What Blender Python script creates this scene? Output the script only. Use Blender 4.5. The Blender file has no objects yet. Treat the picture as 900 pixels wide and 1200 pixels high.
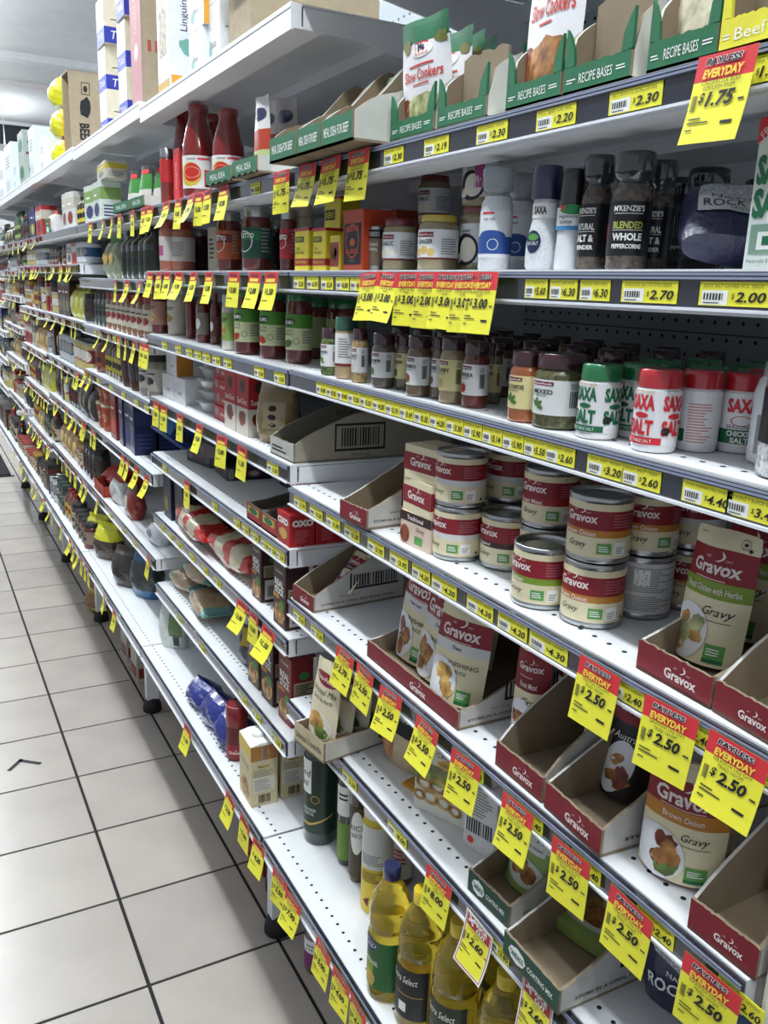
import bpy, math, random
from mathutils import Vector, Matrix
from mathutils.geometry import tessellate_polygon
random.seed(7)
S = bpy.context.scene
COL = S.collection
# ---------------------------------------------------------------- camera
F_PX = 1006.23
YAW, PITCH, ROLL = math.radians(28.88), math.radians(-14.552), math.radians(2.045)
CAM = Vector((-0.5085, 0.0, 1.4327))
fw = Vector((math.sin(YAW)*math.cos(PITCH), math.cos(YAW)*math.cos(PITCH), math.sin(PITCH)))
_rt = Vector((math.cos(YAW), -math.sin(YAW), 0)); _up = _rt.cross(fw)
RT = math.cos(ROLL)*_rt + math.sin(ROLL)*_up
UP = -math.sin(ROLL)*_rt + math.cos(ROLL)*_up
cd = bpy.data.cameras.new('camera'); cam = bpy.data.objects.new('camera', cd); COL.objects.link(cam)
cam.matrix_world = Matrix(((RT.x, UP.x, -fw.x, CAM.x), (RT.y, UP.y, -fw.y, CAM.y), (RT.z, UP.z, -fw.z, CAM.z), (0, 0, 0, 1)))
cd.sensor_fit = 'VERTICAL'; cd.sensor_height = 36; cd.lens = 36*F_PX/1200; cd.clip_start = .02; cd.clip_end = 60
S.camera = cam
# ---------------------------------------------------------------- world, exposure
w = bpy.data.worlds.new('world'); S.world = w; w.use_nodes = True
w.node_tree.nodes['Background'].inputs[0].default_value = (.80, .88, 1, 1)
w.node_tree.nodes['Background'].inputs[1].default_value = .46
S.view_settings.view_transform = 'Standard'; S.view_settings.look = 'None'
S.view_settings.gamma = 1; S.view_settings.use_curve_mapping = False
S.view_settings.exposure = 0.0
LAMP_W = 17.5          # watts of one ceiling batten
LAMP_X = -0.48         # the row of battens runs along the middle of the aisle
LAMP_Z = 2.75
# ---------------------------------------------------------------- measuring: pixel of the photograph -> point in the place
def ray(px, py): return RT*((px-450)/F_PX) + UP*((600-py)/F_PX) + fw
def onz(px, py, z): d = ray(px, py); return CAM + d*((z-CAM.z)/d.z)
def onx(px, py, X): d = ray(px, py); return CAM + d*((X-CAM.x)/d.x)
def proj(p):
    v = Vector(p)-CAM; k = v.dot(fw); return 450+F_PX*v.dot(RT)/k, 600-F_PX*v.dot(UP)/k, k
def Yat(px, X, z):                       # Y of the point on the line (X, z) seen in column px
    a = RT*F_PX-fw*(px-450); c = Vector((X, 0, z))-CAM
    return -(a.x*c.x+a.z*c.z)/a.y
def Zat(py, X, Y):                       # height on the vertical at (X, Y) seen in row py
    a = UP*F_PX-fw*(600-py); c = Vector((X, Y, 0))-CAM
    return -(a.x*c.x+a.y*c.y)/a.z+CAM.z
# ---------------------------------------------------------------- materials
MC = {}
def lin(h):
    h = h.lstrip('#'); o = []
    for i in (0, 2, 4):
        c = int(h[i:i+2], 16)/255; o.append(c/12.92 if c <= .04045 else ((c+.055)/1.055)**2.4)
    return o+[1]
def mat(hexc, rough=.5, kind='plain', **k):
    key = (hexc, rough, kind, tuple(sorted(k.items())))
    if key in MC: return MC[key]
    m = bpy.data.materials.new(kind+'_'+hexc.lstrip('#')); m.use_nodes = True; MC[key] = m
    nt = m.node_tree; b = nt.nodes['Principled BSDF']; c = lin(hexc)
    b.inputs['Base Color'].default_value = c; b.inputs['Roughness'].default_value = rough
    def noise(scale, lo, hi, det=3, c2=None, dst=0):
        tc = nt.nodes.new('ShaderNodeTexCoord'); n = nt.nodes.new('ShaderNodeTexNoise'); r = nt.nodes.new('ShaderNodeValToRGB')
        n.inputs['Scale'].default_value = scale; n.inputs['Detail'].default_value = det; n.inputs['Distortion'].default_value = dst
        r.color_ramp.elements[0].position = .3; r.color_ramp.elements[1].position = .7
        r.color_ramp.elements[0].color = [x*lo for x in c[:3]]+[1]
        r.color_ramp.elements[1].color = lin(c2) if c2 else [min(1, x*hi) for x in c[:3]]+[1]
        nt.links.new(tc.outputs['Object'], n.inputs['Vector']); nt.links.new(n.outputs['Fac'], r.inputs['Fac']); nt.links.new(r.outputs['Color'], b.inputs['Base Color'])
        return n
    def bump(n, s, d=.002):
        bp = nt.nodes.new('ShaderNodeBump'); bp.inputs['Strength'].default_value = s; bp.inputs['Distance'].default_value = d
        nt.links.new(n.outputs['Fac'], bp.inputs['Height']); nt.links.new(bp.outputs['Normal'], b.inputs['Normal'])
    if kind == 'card': bump(noise(60, .93, 1.05), .1)
    elif kind == 'metal': b.inputs['Metallic'].default_value = 1; noise(30, .9, 1.05)
    elif kind == 'paint': noise(8, .96, 1.03)
    elif kind == 'glass': noise(25, .85, 1.1); b.inputs['Coat Weight'].default_value = 1; b.inputs['Coat Roughness'].default_value = .03
    elif kind == 'grain': bump(noise(k.get('scale', 260), k.get('lo', .45), k.get('hi', 1.5), 2), .3)
    elif kind == 'food': bump(noise(k.get('scale', 70), .5, 1.2, 4, k.get('c2')), .35)
    elif kind == 'film': bump(noise(45, .92, 1.08, 5, dst=1.5), .9, .004); b.inputs['Coat Weight'].default_value = .5; b.inputs['Coat Roughness'].default_value = .1
    elif kind == 'tile': bump(noise(5, .90, 1.03, 6), .04)
    elif kind == 'oil':
        b.inputs['Transmission Weight'].default_value = k.get('t', .75); b.inputs['IOR'].default_value = 1.25; noise(12, .97, 1.03)
        b.inputs['Coat Weight'].default_value = .6
    elif kind == 'lamp':
        noise(3, 1, 1); b.inputs['Emission Color'].default_value = c; b.inputs['Emission Strength'].default_value = k.get('e', 6)
    return m
WHITE = mat('#e8eaec', .45, 'paint'); INK = mat('#15151a', .6); PAPERW = mat('#f1f1ec', .6); BROWN = mat('#8d7d66', .8, 'card'); GREYC = mat('#b9b6ab', .75, 'card')
YEL = mat('#ece63c', .55); RED = mat('#d8323a', .5); WINE = mat('#8c1c27', .45); CREAM = mat('#e3d8b4', .45); LIME = mat('#7f9a2e', .45); ORANGE = mat('#c07f2c', .45)
GRN = mat('#1f6a44', .5); MIDG = mat('#5a9c4c', .5); GREYT = mat('#8b8a86', .6); SILVER = mat('#b8babb', .28, 'metal'); GOLD = mat('#c9a44a', .4)
# ---------------------------------------------------------------- mesh building
class B:
    def __init__(s): s.v = []; s.f = []; s.m = []; s.mats = []; s.sm = []
    def mi(s, m):
        if m not in s.mats: s.mats.append(m)
        return s.mats.index(m)
    def add(s, vs, fs, m, smooth=False):
        o = len(s.v); i = s.mi(m); s.v += [tuple(p) for p in vs]
        for f in fs: s.f.append([o+a for a in f]); s.m.append(i); s.sm.append(smooth)
        return s
    def box(s, x0, x1, y0, y1, z0, z1, m):
        v = [(x, y, z) for z in (z0, z1) for y in (y0, y1) for x in (x0, x1)]
        return s.add(v, [(0, 2, 3, 1), (4, 5, 7, 6), (0, 1, 5, 4), (2, 6, 7, 3), (0, 4, 6, 2), (1, 3, 7, 5)], m)
    def prism(s, poly, f0, f1, m, m2=None):          # poly: 2D outline, f0/f1 map (a,b) to the two faces
        n = len(poly); v = [f0(*p) for p in poly]+[f1(*p) for p in poly]
        s.add(v[:n], [list(range(n))[::-1]], m); s.add(v[n:], [list(range(n))], m2 or m)
        return s.add(v, [(i, (i+1) % n, n+(i+1) % n, n+i) for i in range(n)], m)
    def lathe(s, prof, m, n=20, cx=0, cy=0, cap=True, sq=0, ax=1, ay=1):
        v = []; f = []
        for r, z in prof:
            for k in range(n):
                a = 2*math.pi*k/n; c, d = math.cos(a), math.sin(a); q = 1
                if sq: q = 1/(abs(c)**sq+abs(d)**sq)**(1/sq)
                v.append((cx+r*c*q*ax, cy+r*d*q*ay, z))
        for i in range(len(prof)-1):
            for k in range(n): f.append((i*n+k, i*n+(k+1) % n, (i+1)*n+(k+1) % n, (i+1)*n+k))
        s.add(v, f, m, True)
        if cap:
            s.add(v[:n], [list(range(n))[::-1]], m); s.add(v[-n:], [list(range(n))], m)
        return s
    def tube(s, pts, r, m, n=8):
        v = []; f = []; pts = [Vector(p) for p in pts]
        for i, p in enumerate(pts):
            t = (pts[min(i+1, len(pts)-1)]-pts[max(i-1, 0)]).normalized(); a = t.orthogonal().normalized(); b = t.cross(a)
            v += [p+r*(math.cos(2*math.pi*k/n)*a+math.sin(2*math.pi*k/n)*b) for k in range(n)]
        for i in range(len(pts)-1):
            for k in range(n): f.append((i*n+k, i*n+(k+1) % n, (i+1)*n+(k+1) % n, (i+1)*n+k))
        return s.add(v, f+[list(range(n))[::-1], list(range(len(v)-n, len(v)))], m, True)
    def mesh(s, name):
        me = bpy.data.meshes.new(name); me.from_pydata(s.v, [], s.f)
        for m in s.mats: me.materials.append(m)
        me.polygons.foreach_set('material_index', s.m); me.polygons.foreach_set('use_smooth', s.sm); me.update()
        return me
TX = {}
def txt2d(t, bold=0, shear=0):
    key = (t, bold, shear)
    if key not in TX:
        c = bpy.data.curves.new('t', 'FONT'); c.body = t; c.resolution_u = 2; c.fill_mode = 'FRONT'; c.offset = bold; c.shear = shear
        o = bpy.data.objects.new('t', c); me = bpy.data.meshes.new_from_object(o)
        vs = [(v.co.x, v.co.y) for v in me.vertices]; fs = [tuple(p.vertices) for p in me.polygons]
        bpy.data.objects.remove(o); bpy.data.curves.remove(c); bpy.data.meshes.remove(me)
        xs = [p[0] for p in vs]; ys = [p[1] for p in vs]
        TX[key] = ([((x-(min(xs)+max(xs))/2), (y-(min(ys)+max(ys))/2)) for x, y in vs], fs, max(xs)-min(xs), max(ys)-min(ys))
    return TX[key]
class Print(B):                                       # flat print mapped on a surface by f(x, z, offset)
    def __init__(s, f, step=None): super().__init__(); s.fn = f; s.o = .0003; s.step = step; s.cut = step
    def up(s): s.o += .0002
    def surf(s, pts, faces, m, o, smooth=False):       # flat outline cut finely enough to follow a curved surface
        if s.cut:
            pts = list(pts); q = []; out = []
            for f in faces:
                if len(f) == 3: q.append(tuple(f))
                else: q += [tuple(f[i] for i in t) for t in tessellate_polygon([[Vector((pts[i][0], pts[i][1], 0)) for i in f]])]
            while q:
                a, b, c = q.pop(); L = [(abs(pts[i][0]-pts[j][0]), i, j, k) for i, j, k in ((a, b, c), (b, c, a), (c, a, b))]; l, i, j, k = max(L)
                if l > s.cut and len(pts) < 6000: pts.append(((pts[i][0]+pts[j][0])/2, (pts[i][1]+pts[j][1])/2)); n = len(pts)-1; q += [(i, n, k), (n, j, k)]
                else: out.append((a, b, c))
            faces = out
        return s.add([s.fn(x, z, o) for x, z in pts], faces, m, smooth)
    def rect(s, x0, z0, x1, z1, m, nx=1, nz=1, off=None):
        if s.step: nx = max(nx, int(abs(x1-x0)/s.step)+1); nz = max(nz, int(abs(z1-z0)/s.step)+1)
        o = s.o if off is None else off
        v = [s.fn(x0+(x1-x0)*i/nx, z0+(z1-z0)*j/nz, o) for j in range(nz+1) for i in range(nx+1)]; N = nx+1
        return s.add(v, [(j*N+i, j*N+i+1, (j+1)*N+i+1, (j+1)*N+i) for j in range(nz) for i in range(nx)], m, True)
    def poly(s, pts, m): return s.surf(pts, [list(range(len(pts)))], m, s.o)
    def ell(s, cx, cz, rx, rz, m, n=18, lump=0, rings=1, tilt=0):
        if s.cut: rings = max(rings, int(rx/s.cut)+1)
        v = [s.fn(cx, cz, s.o)]; f = []; rs = [1+lump*(random.random()-.5) for _ in range(n)]
        for q in range(1, rings+1):
            for k in range(n):
                a = 2*math.pi*k/n; r = rs[k]*q/rings; x, z = rx*math.cos(a)*r, rz*math.sin(a)*r
                v.append(s.fn(cx+x*math.cos(tilt)-z*math.sin(tilt), cz+x*math.sin(tilt)+z*math.cos(tilt), s.o))
        for k in range(n): f.append((0, 1+k, 1+(k+1) % n))
        for q in range(rings-1):
            for k in range(n): a = 1+q*n+k; b = 1+q*n+(k+1) % n; f.append((a, a+n, b+n, b))
        return s.add(v, f, m, True)
    def ring(s, cx, cz, r0, r1, m, n=24, ez=1):
        v = [s.fn(cx+r*math.cos(2*math.pi*k/n), cz+ez*r*math.sin(2*math.pi*k/n), s.o) for r in (r0, r1) for k in range(n)]
        return s.add(v, [(k, n+k, n+(k+1) % n, (k+1) % n) for k in range(n)], m)
    def text(s, t, x, z, h, m, w=None, bold=0, shear=0, rot=0):
        if not t: return s
        vs, fs, tw, th = txt2d(t, bold, shear); sc = h/th; sx = (w/tw) if w else sc
        c, d = math.cos(rot), math.sin(rot)
        return s.surf([(x+a*sx*c-b*sc*d, z+a*sx*d+b*sc*c) for a, b in vs], fs, m, s.o+.00015)
    def lines(s, x0, z0, x1, z1, n, m, fill=.45):      # rows of illegibly small print
        rnd = random.Random(n*7+int(abs(x0)*1e4)); h = (z1-z0)/n
        for i in range(n): s.rect(x0, z0+i*h, x0+(x1-x0)*(.6+.4*rnd.random()), z0+(i+fill)*h, m)
        return s
    def barcode(s, x0, z0, x1, z1, m=None, n=22):
        rnd = random.Random(5); d = (x1-x0)/n
        for i in range(n):
            if i % 2 == 0: s.rect(x0+i*d, z0, x0+i*d+d*(.5+rnd.random()*.9), z1, m or INK)
        return s
def flat(y0): return lambda x, z, o: (x, y0-o, z)
def sideX(x0): return lambda u, z, o: (x0+o, u, z)
def cyl(R, sq=None): return lambda x, z, o: ((R+o)*math.sin(x/R), -(R+o)*math.cos(x/R), z)
# ---------------------------------------------------------------- things, parts, labels
class Proto:
    def __init__(s): s.parts = []
    def add(s, name, b, parent=-1, label=None):
        s.parts.append((name, b.mesh(name) if isinstance(b, B) else b, parent, label)); return len(s.parts)-1
SEEN = {}
def obj(name, mesh, parent=None):
    o = bpy.data.objects.new(name, mesh); COL.objects.link(o)
    if parent: o.parent = parent
    return o
def tag(o, label, cat, group=None, kind=None):
    o['label'] = label; o['category'] = cat
    if group: o['group'] = group
    if kind: o['kind'] = kind
    if label in SEEN: print('DUPLABEL', label)
    n = len(label.split())
    if n < 4 or n > 16: print('LABELLEN', n, label)
    SEEN[label] = 1
def put(proto, name, loc, label, cat, group=None, rz=-90, rot=None):
    """one thing: an Empty at its base with its parts, or the mesh itself when it has one part"""
    if len(proto.parts) == 1: r = obj(name, proto.parts[0][1])
    else:
        r = obj(name, None); r.empty_display_size = .02; made = []
        for nm, me, par, lb in proto.parts:
            o = obj(nm, me, r if par < 0 else made[par]); made.append(o)
            if lb: o['label'] = lb
    r.location = Vector(loc)+Vector((0, 0, .0007)); r.rotation_euler = rot if rot else (0, 0, math.radians(rz)); tag(r, label, cat, group)
    return r
ORD = ['', 'first', 'second', 'third', 'fourth', 'fifth', 'sixth', 'seventh', 'eighth', 'ninth', 'tenth', 'eleventh', 'twelfth', 'thirteenth', 'fourteenth', 'fifteenth', 'sixteenth', 'seventeenth', 'eighteenth', 'nineteenth', 'twentieth', 'twenty-first', 'twenty-second', 'twenty-third', 'twenty-fourth']
# ================================================================ the lamps of the aisle
def batten(x, y, z, label, watts, length=1.2, up=1.1):
    p = Proto()
    b = B().prism([(-.06, .06), (.06, .06), (.045, 0), (-.045, 0)], lambda a, c: (a, -length/2, c), lambda a, c: (a, length/2, c), WHITE); p.add('housing', b)
    for s in (-1, 1): p.add('hanger', B().box(-.004, .004, s*length*.4-.004, s*length*.4+.004, .06, 3.295-z, WHITE))
    for s in (-1, 1):
        p.add('tube', B().tube([(s*.025, -length/2+.02, -.012), (s*.025, length/2-.02, -.012)], .012, mat('#f4f8ff', .4, 'lamp', e=7)))
        p.add('end_cap', B().box(-.045, .045, s*(length/2-.012)-.012, s*(length/2-.012)+.012, -.028, .002, WHITE))
    r = put(p, 'ceiling_light', (x, y, z), label, 'ceiling light', 'fluorescent ceiling lights', rz=0)
    l = bpy.data.lights.new('tube_and_fill_light', 'AREA'); l.shape = 'RECTANGLE'; l.size = .07; l.size_y = length; l.energy = watts; l.color = (.90, .96, 1)
    o = obj('tube_and_fill_light', l, r); o.location = (0, 0, -.03)
    l2 = l.copy(); l2.energy = watts*up; o = obj('tube_and_fill_light', l2, r); o.location = (0, 0, .07); o.rotation_euler = (math.pi, 0, 0)  # upward fill lamp above the housing, added to brighten the ceiling
for i in range(8):
    batten(LAMP_X, -.55+1.5*i, LAMP_Z, f'white twin-tube fluorescent light over the aisle, {ORD[i+1]} from the camera end', LAMP_W)
for i in range(3):
    batten(2.3, 2.4+3*i, LAMP_Z, f'white twin-tube fluorescent light beyond the shelving, {ORD[i+1]} from the camera end', LAMP_W)
# ================================================================ floor, ceiling, walls
def struct(name, b, loc=(0, 0, 0), parent=None):
    o = obj(name, b.mesh(name), parent); o.location = loc
    if not parent: o['kind'] = 'structure'
    return o
floor = struct('floor', B().box(-3, 3, -2, 13, -.06, -.003, mat('#1b1a1a', .8, 'card')))
TXs, TYs, X0, Y0 = .2912, .2932, -.1886, 1.821
tmeshes = [B().prism([(-.1416, -.1428), (.1416, -.1428), (.1416, .1428), (-.1416, .1428)], lambda a, c: (a, c, -.004), lambda a, c: (a, c, 0), mat(h, .22, 'tile')).mesh('tile') for h in ('#bdb4ab', '#bab1a9', '#c0b7ad')]
for j in range(-5, 17):
    for i in range(-6, 2):
        t = obj('tile', random.choice(tmeshes), floor); t.location = (X0+(i+.5)*TXs, Y0+(j+.5)*TYs, 0)
for j in range(17, 36):
    for i in range(-6, 2):
        t = obj('tile', tmeshes[0], floor); t.location = (X0+(i+.5)*TXs, Y0+(j+.5)*TYs, 0)
ceil = struct('ceiling', B().box(-3, 4, -2, 12.8, 3.3, 3.4, mat('#dfe2e2', .8, 'paint')))
struct('trim_1', B().box(-3, 4, 8.70, 8.84, 3.24, 3.299, WHITE))
struct('trim_2', B().box(-3, 4, 9.95, 10.05, 3.26, 3.299, mat('#e3dcdc', .7, 'paint')))
struct('wall_back', B().box(-3, 4, 12.62, 12.8, 0, 3.299, mat('#e6e4e2', .7, 'paint')))
struct('trim_3', B().box(-3, 4, 12.48, 12.619, 3.26, 3.299, WHITE))
sb = B().box(-2.5, 3.5, 12.5, 12.618, 2.90, 3.255, mat('#262a36', .6, 'paint'))
tag(obj('fascia_board', sb.mesh('fascia_board')), 'long dark navy fascia board high on the far white wall', 'fascia')
sb = B().box(-2.5, 3.5, 12.52, 12.618, 2.82, 2.85, mat('#b04048', .6, 'paint'))
tag(obj('trim_strip', sb.mesh('trim_strip')), 'thin red strip on the far wall under the navy fascia', 'trim')
for q, (Yw, Wd) in enumerate(((11.4, .9),)):
    batten(.6, Yw, LAMP_Z, 'added white twin-tube fluorescent light brightening the ceiling by the far navy fascia board', LAMP_W, up=.5)  # extra batten, added only to brighten the far end of the ceiling
mt = B().box(-1.6, .06, 6.75, 7.9, 0, .012, mat('#141418', .9, 'card'))
mt.box(-1.62, .08, 6.73, 6.75, 0, .006, mat('#202024', .6))
tag(obj('floor_mat', mt.mesh('floor_mat')), 'black rubber floor mat across the far end of the aisle', 'mat')
p = Proto(); b = B()
def strip(b, p0, p1, wd, m):
    p0, p1 = Vector(p0), Vector(p1); t = (p1-p0).normalized(); n = Vector((-t.y, t.x, 0))*wd/2
    q = [p0-n, p1-n, p1+n, p0+n]; b.prism([(a.x, a.y) for a in q], lambda a, c: (a, c, 0), lambda a, c: (a, c, .0006), m)
strip(b, (-.045, -.035, 0), (.004, .012, 0), .012, INK); strip(b, (-.006, .010, 0), (.045, -.045, 0), .013, INK)
p.add('floor_tape', b)
put(p, 'floor_tape', (-.325, 2.565, 0), 'bent strip of black tape stuck on a pale floor tile', 'tape', rz=8)
# ================================================================ shelving bays
BY = [.3293+.9*k for k in range(9)]
ZS = [[1.875, 1.597, 1.4546, 1.311, 1.1274, .9411, .7594, .502],
      [1.812, 1.597, 1.4546, 1.3097, 1.1596, 1.02, .8641, .6757, .502],
      [1.825, 1.597, 1.4347, 1.289, 1.142, .96, .736, .502],
      [1.832, 1.597, 1.478, 1.293, 1.12, .955, .736, .502],
      [1.835, 1.597, 1.478, 1.29, 1.108, .93, .72, .502],
      [1.835, 1.597, 1.46, 1.33, 1.17, .99, .76, .502],
      [1.835, 1.597, 1.45, 1.28, 1.10, .93, .74, .502]]
DX = .43                                            # shelf depth
RAILD = mat('#262832', .22, 'glass'); RAILS = mat('#8d94ab', .3); RAILW = mat('#e9ebf2', .35); PANEL = mat('#a9b1b6', .5, 'paint'); HOLE = mat('#17181a', .8)
def shelf_mesh(deep=0, deck=False):
    b = B(); x0 = -.045 if deck else 0; L = .447
    b.box(x0, DX, -L, L, -.003, 0, WHITE).box(x0, x0+.012, -L, L, -.032, -.003, WHITE).box(x0+.012, x0+.045, -L, L, -.032, -.029, WHITE)
    b.box(.19, .25, -L, L, -.02, -.003, WHITE).box(.385, DX, -L, L, -.03, -.003, WHITE)
    return b.mesh('shelf')
def rail_mesh(x0):
    b = B(); L = .446
    b.box(x0-.004, x0, -L, L, -.0275, -.002, RAILD)
    for z in (-.0028, -.0056): b.box(x0-.0065, x0-.004, -L, L, z-.0018, z, RAILS)
    b.box(x0-.0055, x0-.004, -L, L, -.0085, -.002, RAILD)
    b.box(x0-.0075, x0-.0005, -L, L, -.0295, -.0272, RAILW)
    return b.mesh('price_rail')
def holes_mesh(x):
    b = B()
    for k in range(46):
        y = -.438+k*.0195
        b.add([(x+.0026*math.cos(a*math.pi/4), y+.0026*math.sin(a*math.pi/4), .0003) for a in range(8)], [list(range(8))], HOLE)
    return b.mesh('perforations')
def bracket_mesh(s):
    b = B(); b.prism([(.015, -.004), (.015, -.03), (.10, -.034), (DX, -.085), (DX, -.004)], lambda a, c: (a, s*.4475, c), lambda a, c: (a, s*.4445, c), WHITE); return b.mesh('bracket')
SH, SHD = shelf_mesh(), shelf_mesh(deck=True); RL, RLD = rail_mesh(0), rail_mesh(-.045); HL, HLD = holes_mesh(.026), holes_mesh(-.02)
BR = [bracket_mesh(-1), bracket_mesh(1)]
tl = B().box(-.004, 0, -.447, .447, -.034, .001, WHITE); tl.box(-.005, -.004, -.447, .447, -.006, -.001, mat('#f3f4f6', .35)); TL = tl.mesh('front_lip')
bp = B().box(DX, DX+.006, -.449, .449, .12, 2.02, PANEL)
for z in (.55, 1.0, 1.39, 1.75): bp.box(DX-.0015, DX, -.449, .449, z-.001, z+.001, mat('#50565b', .6))
BP = bp.mesh('back_panel')
b = B()
for i in range(40):
    for j in range(44):
        y, z = -.438+i*.0225, 1.0+j*.0225
        b.add([(DX-.0006, y+.0028*math.cos(a*math.pi/3), z+.0028*math.sin(a*math.pi/3)) for a in range(6)], [list(range(6))[::-1]], HOLE)
PH = b.mesh('perforations')
UPR = B().box(DX+.006, DX+.05, -.018, .018, 0, 2.03, WHITE).mesh('upright')
LEG = B().box(-.02, .02, -.015, .015, .045, .47, WHITE).mesh('leg')
FOOT = B().lathe([(.012, .05), (.02, .045), (.03, .025), (.032, .004), (.03, 0)], INK, 16).mesh('rubber_foot')
BAYN = ['nearest', 'second', 'third', 'fourth', 'fifth', 'sixth', 'farthest']
for k in range(7):
    r = obj('shelving_bay', None); ym = BY[k]+.45; r.location = (0, ym, 0); r.empty_display_size = .05
    tag(r, f'white metal supermarket shelving bay with grey price rails, {BAYN[k] if k in (0, 6) else ORD[k+1]} from the camera', 'shelving', 'shelving bays along the aisle')
    for n, z in enumerate(ZS[k]):
        deck = n == len(ZS[k])-1
        s = obj('shelf', SHD if deck else SH, r); s.location.z = z
        if n == 0: obj('front_lip', TL, s)
        else: obj('price_rail', RLD if deck else RL, s)
        if k < 4: obj('perforations', HLD if deck else HL, s)
        if not deck:
            for q in BR: obj('bracket', q, s)
    bpo = obj('back_panel', BP, r)
    if k < 2: obj('perforations', PH, bpo)
    for yy in ((-.428, .428) if k == 0 else (.428,)):
        u = obj('upright', UPR, r); u.location.y = yy
    ly = {1: 1.56, 2: 2.73}.get(k, ym+.15)-ym
    l = obj('leg', LEG, r); l.location = (.113, ly, 0); obj('rubber_foot', FOOT, l)
# white end panel at the near end
e = B().box(.006, .45, .300, .322, 0, 1.03, mat('#e6dfd8', .5, 'paint')); e.box(.004, .006, .300, .318, 0, 1.03, WHITE)
tag(obj('end_panel', e.mesh('end_panel')), 'white upright end panel at the near end of the shelving', 'panel')
# ================================================================ product builders (local frame: base centre at origin, front faces -Y)
FOODS = [mat('#6b3a1d', .4, 'food', c2='#c98b4a'), mat('#8a4a1c', .4, 'food', c2='#e0b060'), mat('#5a2414', .35, 'food', c2='#9c4a2a'), mat('#7d8a3a', .5, 'food', c2='#d8d9a0'), mat('#b5731f', .4, 'food', c2='#e8c070'), mat('#3f5d25', .5, 'food', c2='#7f9a48')]
def P_jar(r, h, lid, content, label=None, text=None, lh=.16, lab=(.18, .68), tcol=None, arc=2.4, neck=.86, extra=None, n=18, lidr=None, shoulder=.80, tx=0, back=None):
    p = Proto(); z1 = h*(1-lh); lr = lidr or neck*1.06
    b = B().lathe([(r*.86, 0), (r*.97, .015*h), (r, .05*h), (r, shoulder*h*.96), (r*.97, shoulder*h), (r*neck, z1), (r*neck, z1+.01*h)], content, n)
    p.add('jar_body', b)
    p.add('lid', B().lathe([(r*lr, z1), (r*lr*1.01, z1+.02*h), (r*lr, h*.985), (r*lr*.95, h)], lid, n))
    if label:
        q = Print(cyl(r), r*.22); a = r*arc; q.rect(-a*.75, lab[0]*h, a*1.25, lab[1]*h, label, nx=14)
        if back: q.up(); q.rect(a*.45, lab[0]*h, a*1.25, lab[1]*h, back, nx=6)
        q.up()
        if text:
            for (t, zf, hf, col, wf) in text: q.text(t, tx*r, zf*h, hf*h, col, w=wf*r if wf else None, bold=.02)
        if extra: extra(q, r, h)
        p.add('label', q)
    return p
def P_can(r, h, bands, printer=None, n=24):
    p = Proto()
    b = B().lathe([(r*.93, .002), (r*.96, 0), (r, .0015), (r, .005), (r*.985, .006), (r*.985, h-.006), (r, h-.005), (r, h-.0015), (r*.97, h), (r*.93, h-.001), (r*.92, h-.005)], SILVER, n, cap=False)
    b.lathe([(r*.92, h-.005), (r*.8, h-.0048), (r*.78, h-.0038), (r*.55, h-.0042), (r*.02, h-.0042)], SILVER, n); b.lathe([(r*.93, .0021), (r*.5, .002)], SILVER, n)
    p.add('tin_body', b)
    b = B(); z = .006
    for f0, f1, m in bands: b.lathe([(r*.993, .006+(h-.012)*f0), (r*.993, .006+(h-.012)*f1)], m, n, cap=False)
    w = p.add('wrapper', b)
    if printer:
        q = Print(cyl(r*.994), r*.22); printer(q, r, h); p.add('lettering', q, w)
    return p
def steam(q, x, z, s, m):
    pts = [(0, 0), (.25, .08), (.55, .25), (.62, .5), (.5, .75), (.42, 1.0), (.58, .85), (.85, .6), (.82, .3), (.55, .08), (.3, -.05)]
    q.poly([(x+a*s-.4*s, z+c*s) for a, c in pts], m)
PINK = mat('#efe0dc', .5)
def gravox(q, x, z, w, col=None):
    col = col or PINK; q.text('Gravox', x, z, w*.26, col, w=w, bold=.03); steam(q, x+.06*w, z+w*.12, w*.2, col)
    q.text('EST', x-.16*w, z+w*.19, w*.045, col); q.text('1917', x+.24*w, z+w*.15, w*.045, col)
def P_box(w, d, h, body, front=None, side=None, top=None, seam=True):
    p = Proto(); e = min(.0015, w*.05)
    b = B(); o = [(-w/2+e, -d/2), (w/2-e, -d/2), (w/2, -d/2+e), (w/2, d/2-e), (w/2-e, d/2), (-w/2+e, d/2), (-w/2, d/2-e), (-w/2, -d/2+e)]
    b.prism(o, lambda a, c: (a, c, 0), lambda a, c: (a, c, h), body)
    if seam: b.box(-w/2+.001, w/2-.001, -.0004, .0004, h, h+.0003, mat('#4a443c', .8))
    i = p.add('carton', b)
    for f, m in ((front, flat(-d/2)), (side, sideX(w/2)), (top, lambda x, z, o: (x, z, h+o))):
        if f: q = Print(m); f(q, w if m is not None else d, h, d); p.add('print', q, i)
    return p
def pouch_y(w, h, t):
    def f(x, z):
        u = min(1, abs(x)/(w/2)); v = min(1, max(0, z/h)); prof = math.sin(min(1, v*1.15+.12)*math.pi*.5+max(0, (v-.3)/.7)*math.pi*.5) if v < 1 else 0
        base = (1-v)**.6*.9+.1*math.sin(v*math.pi)
        return t/2*max(0, 1-u**2.5)*max(.03, base if v > .05 else .9)
    return f
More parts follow.
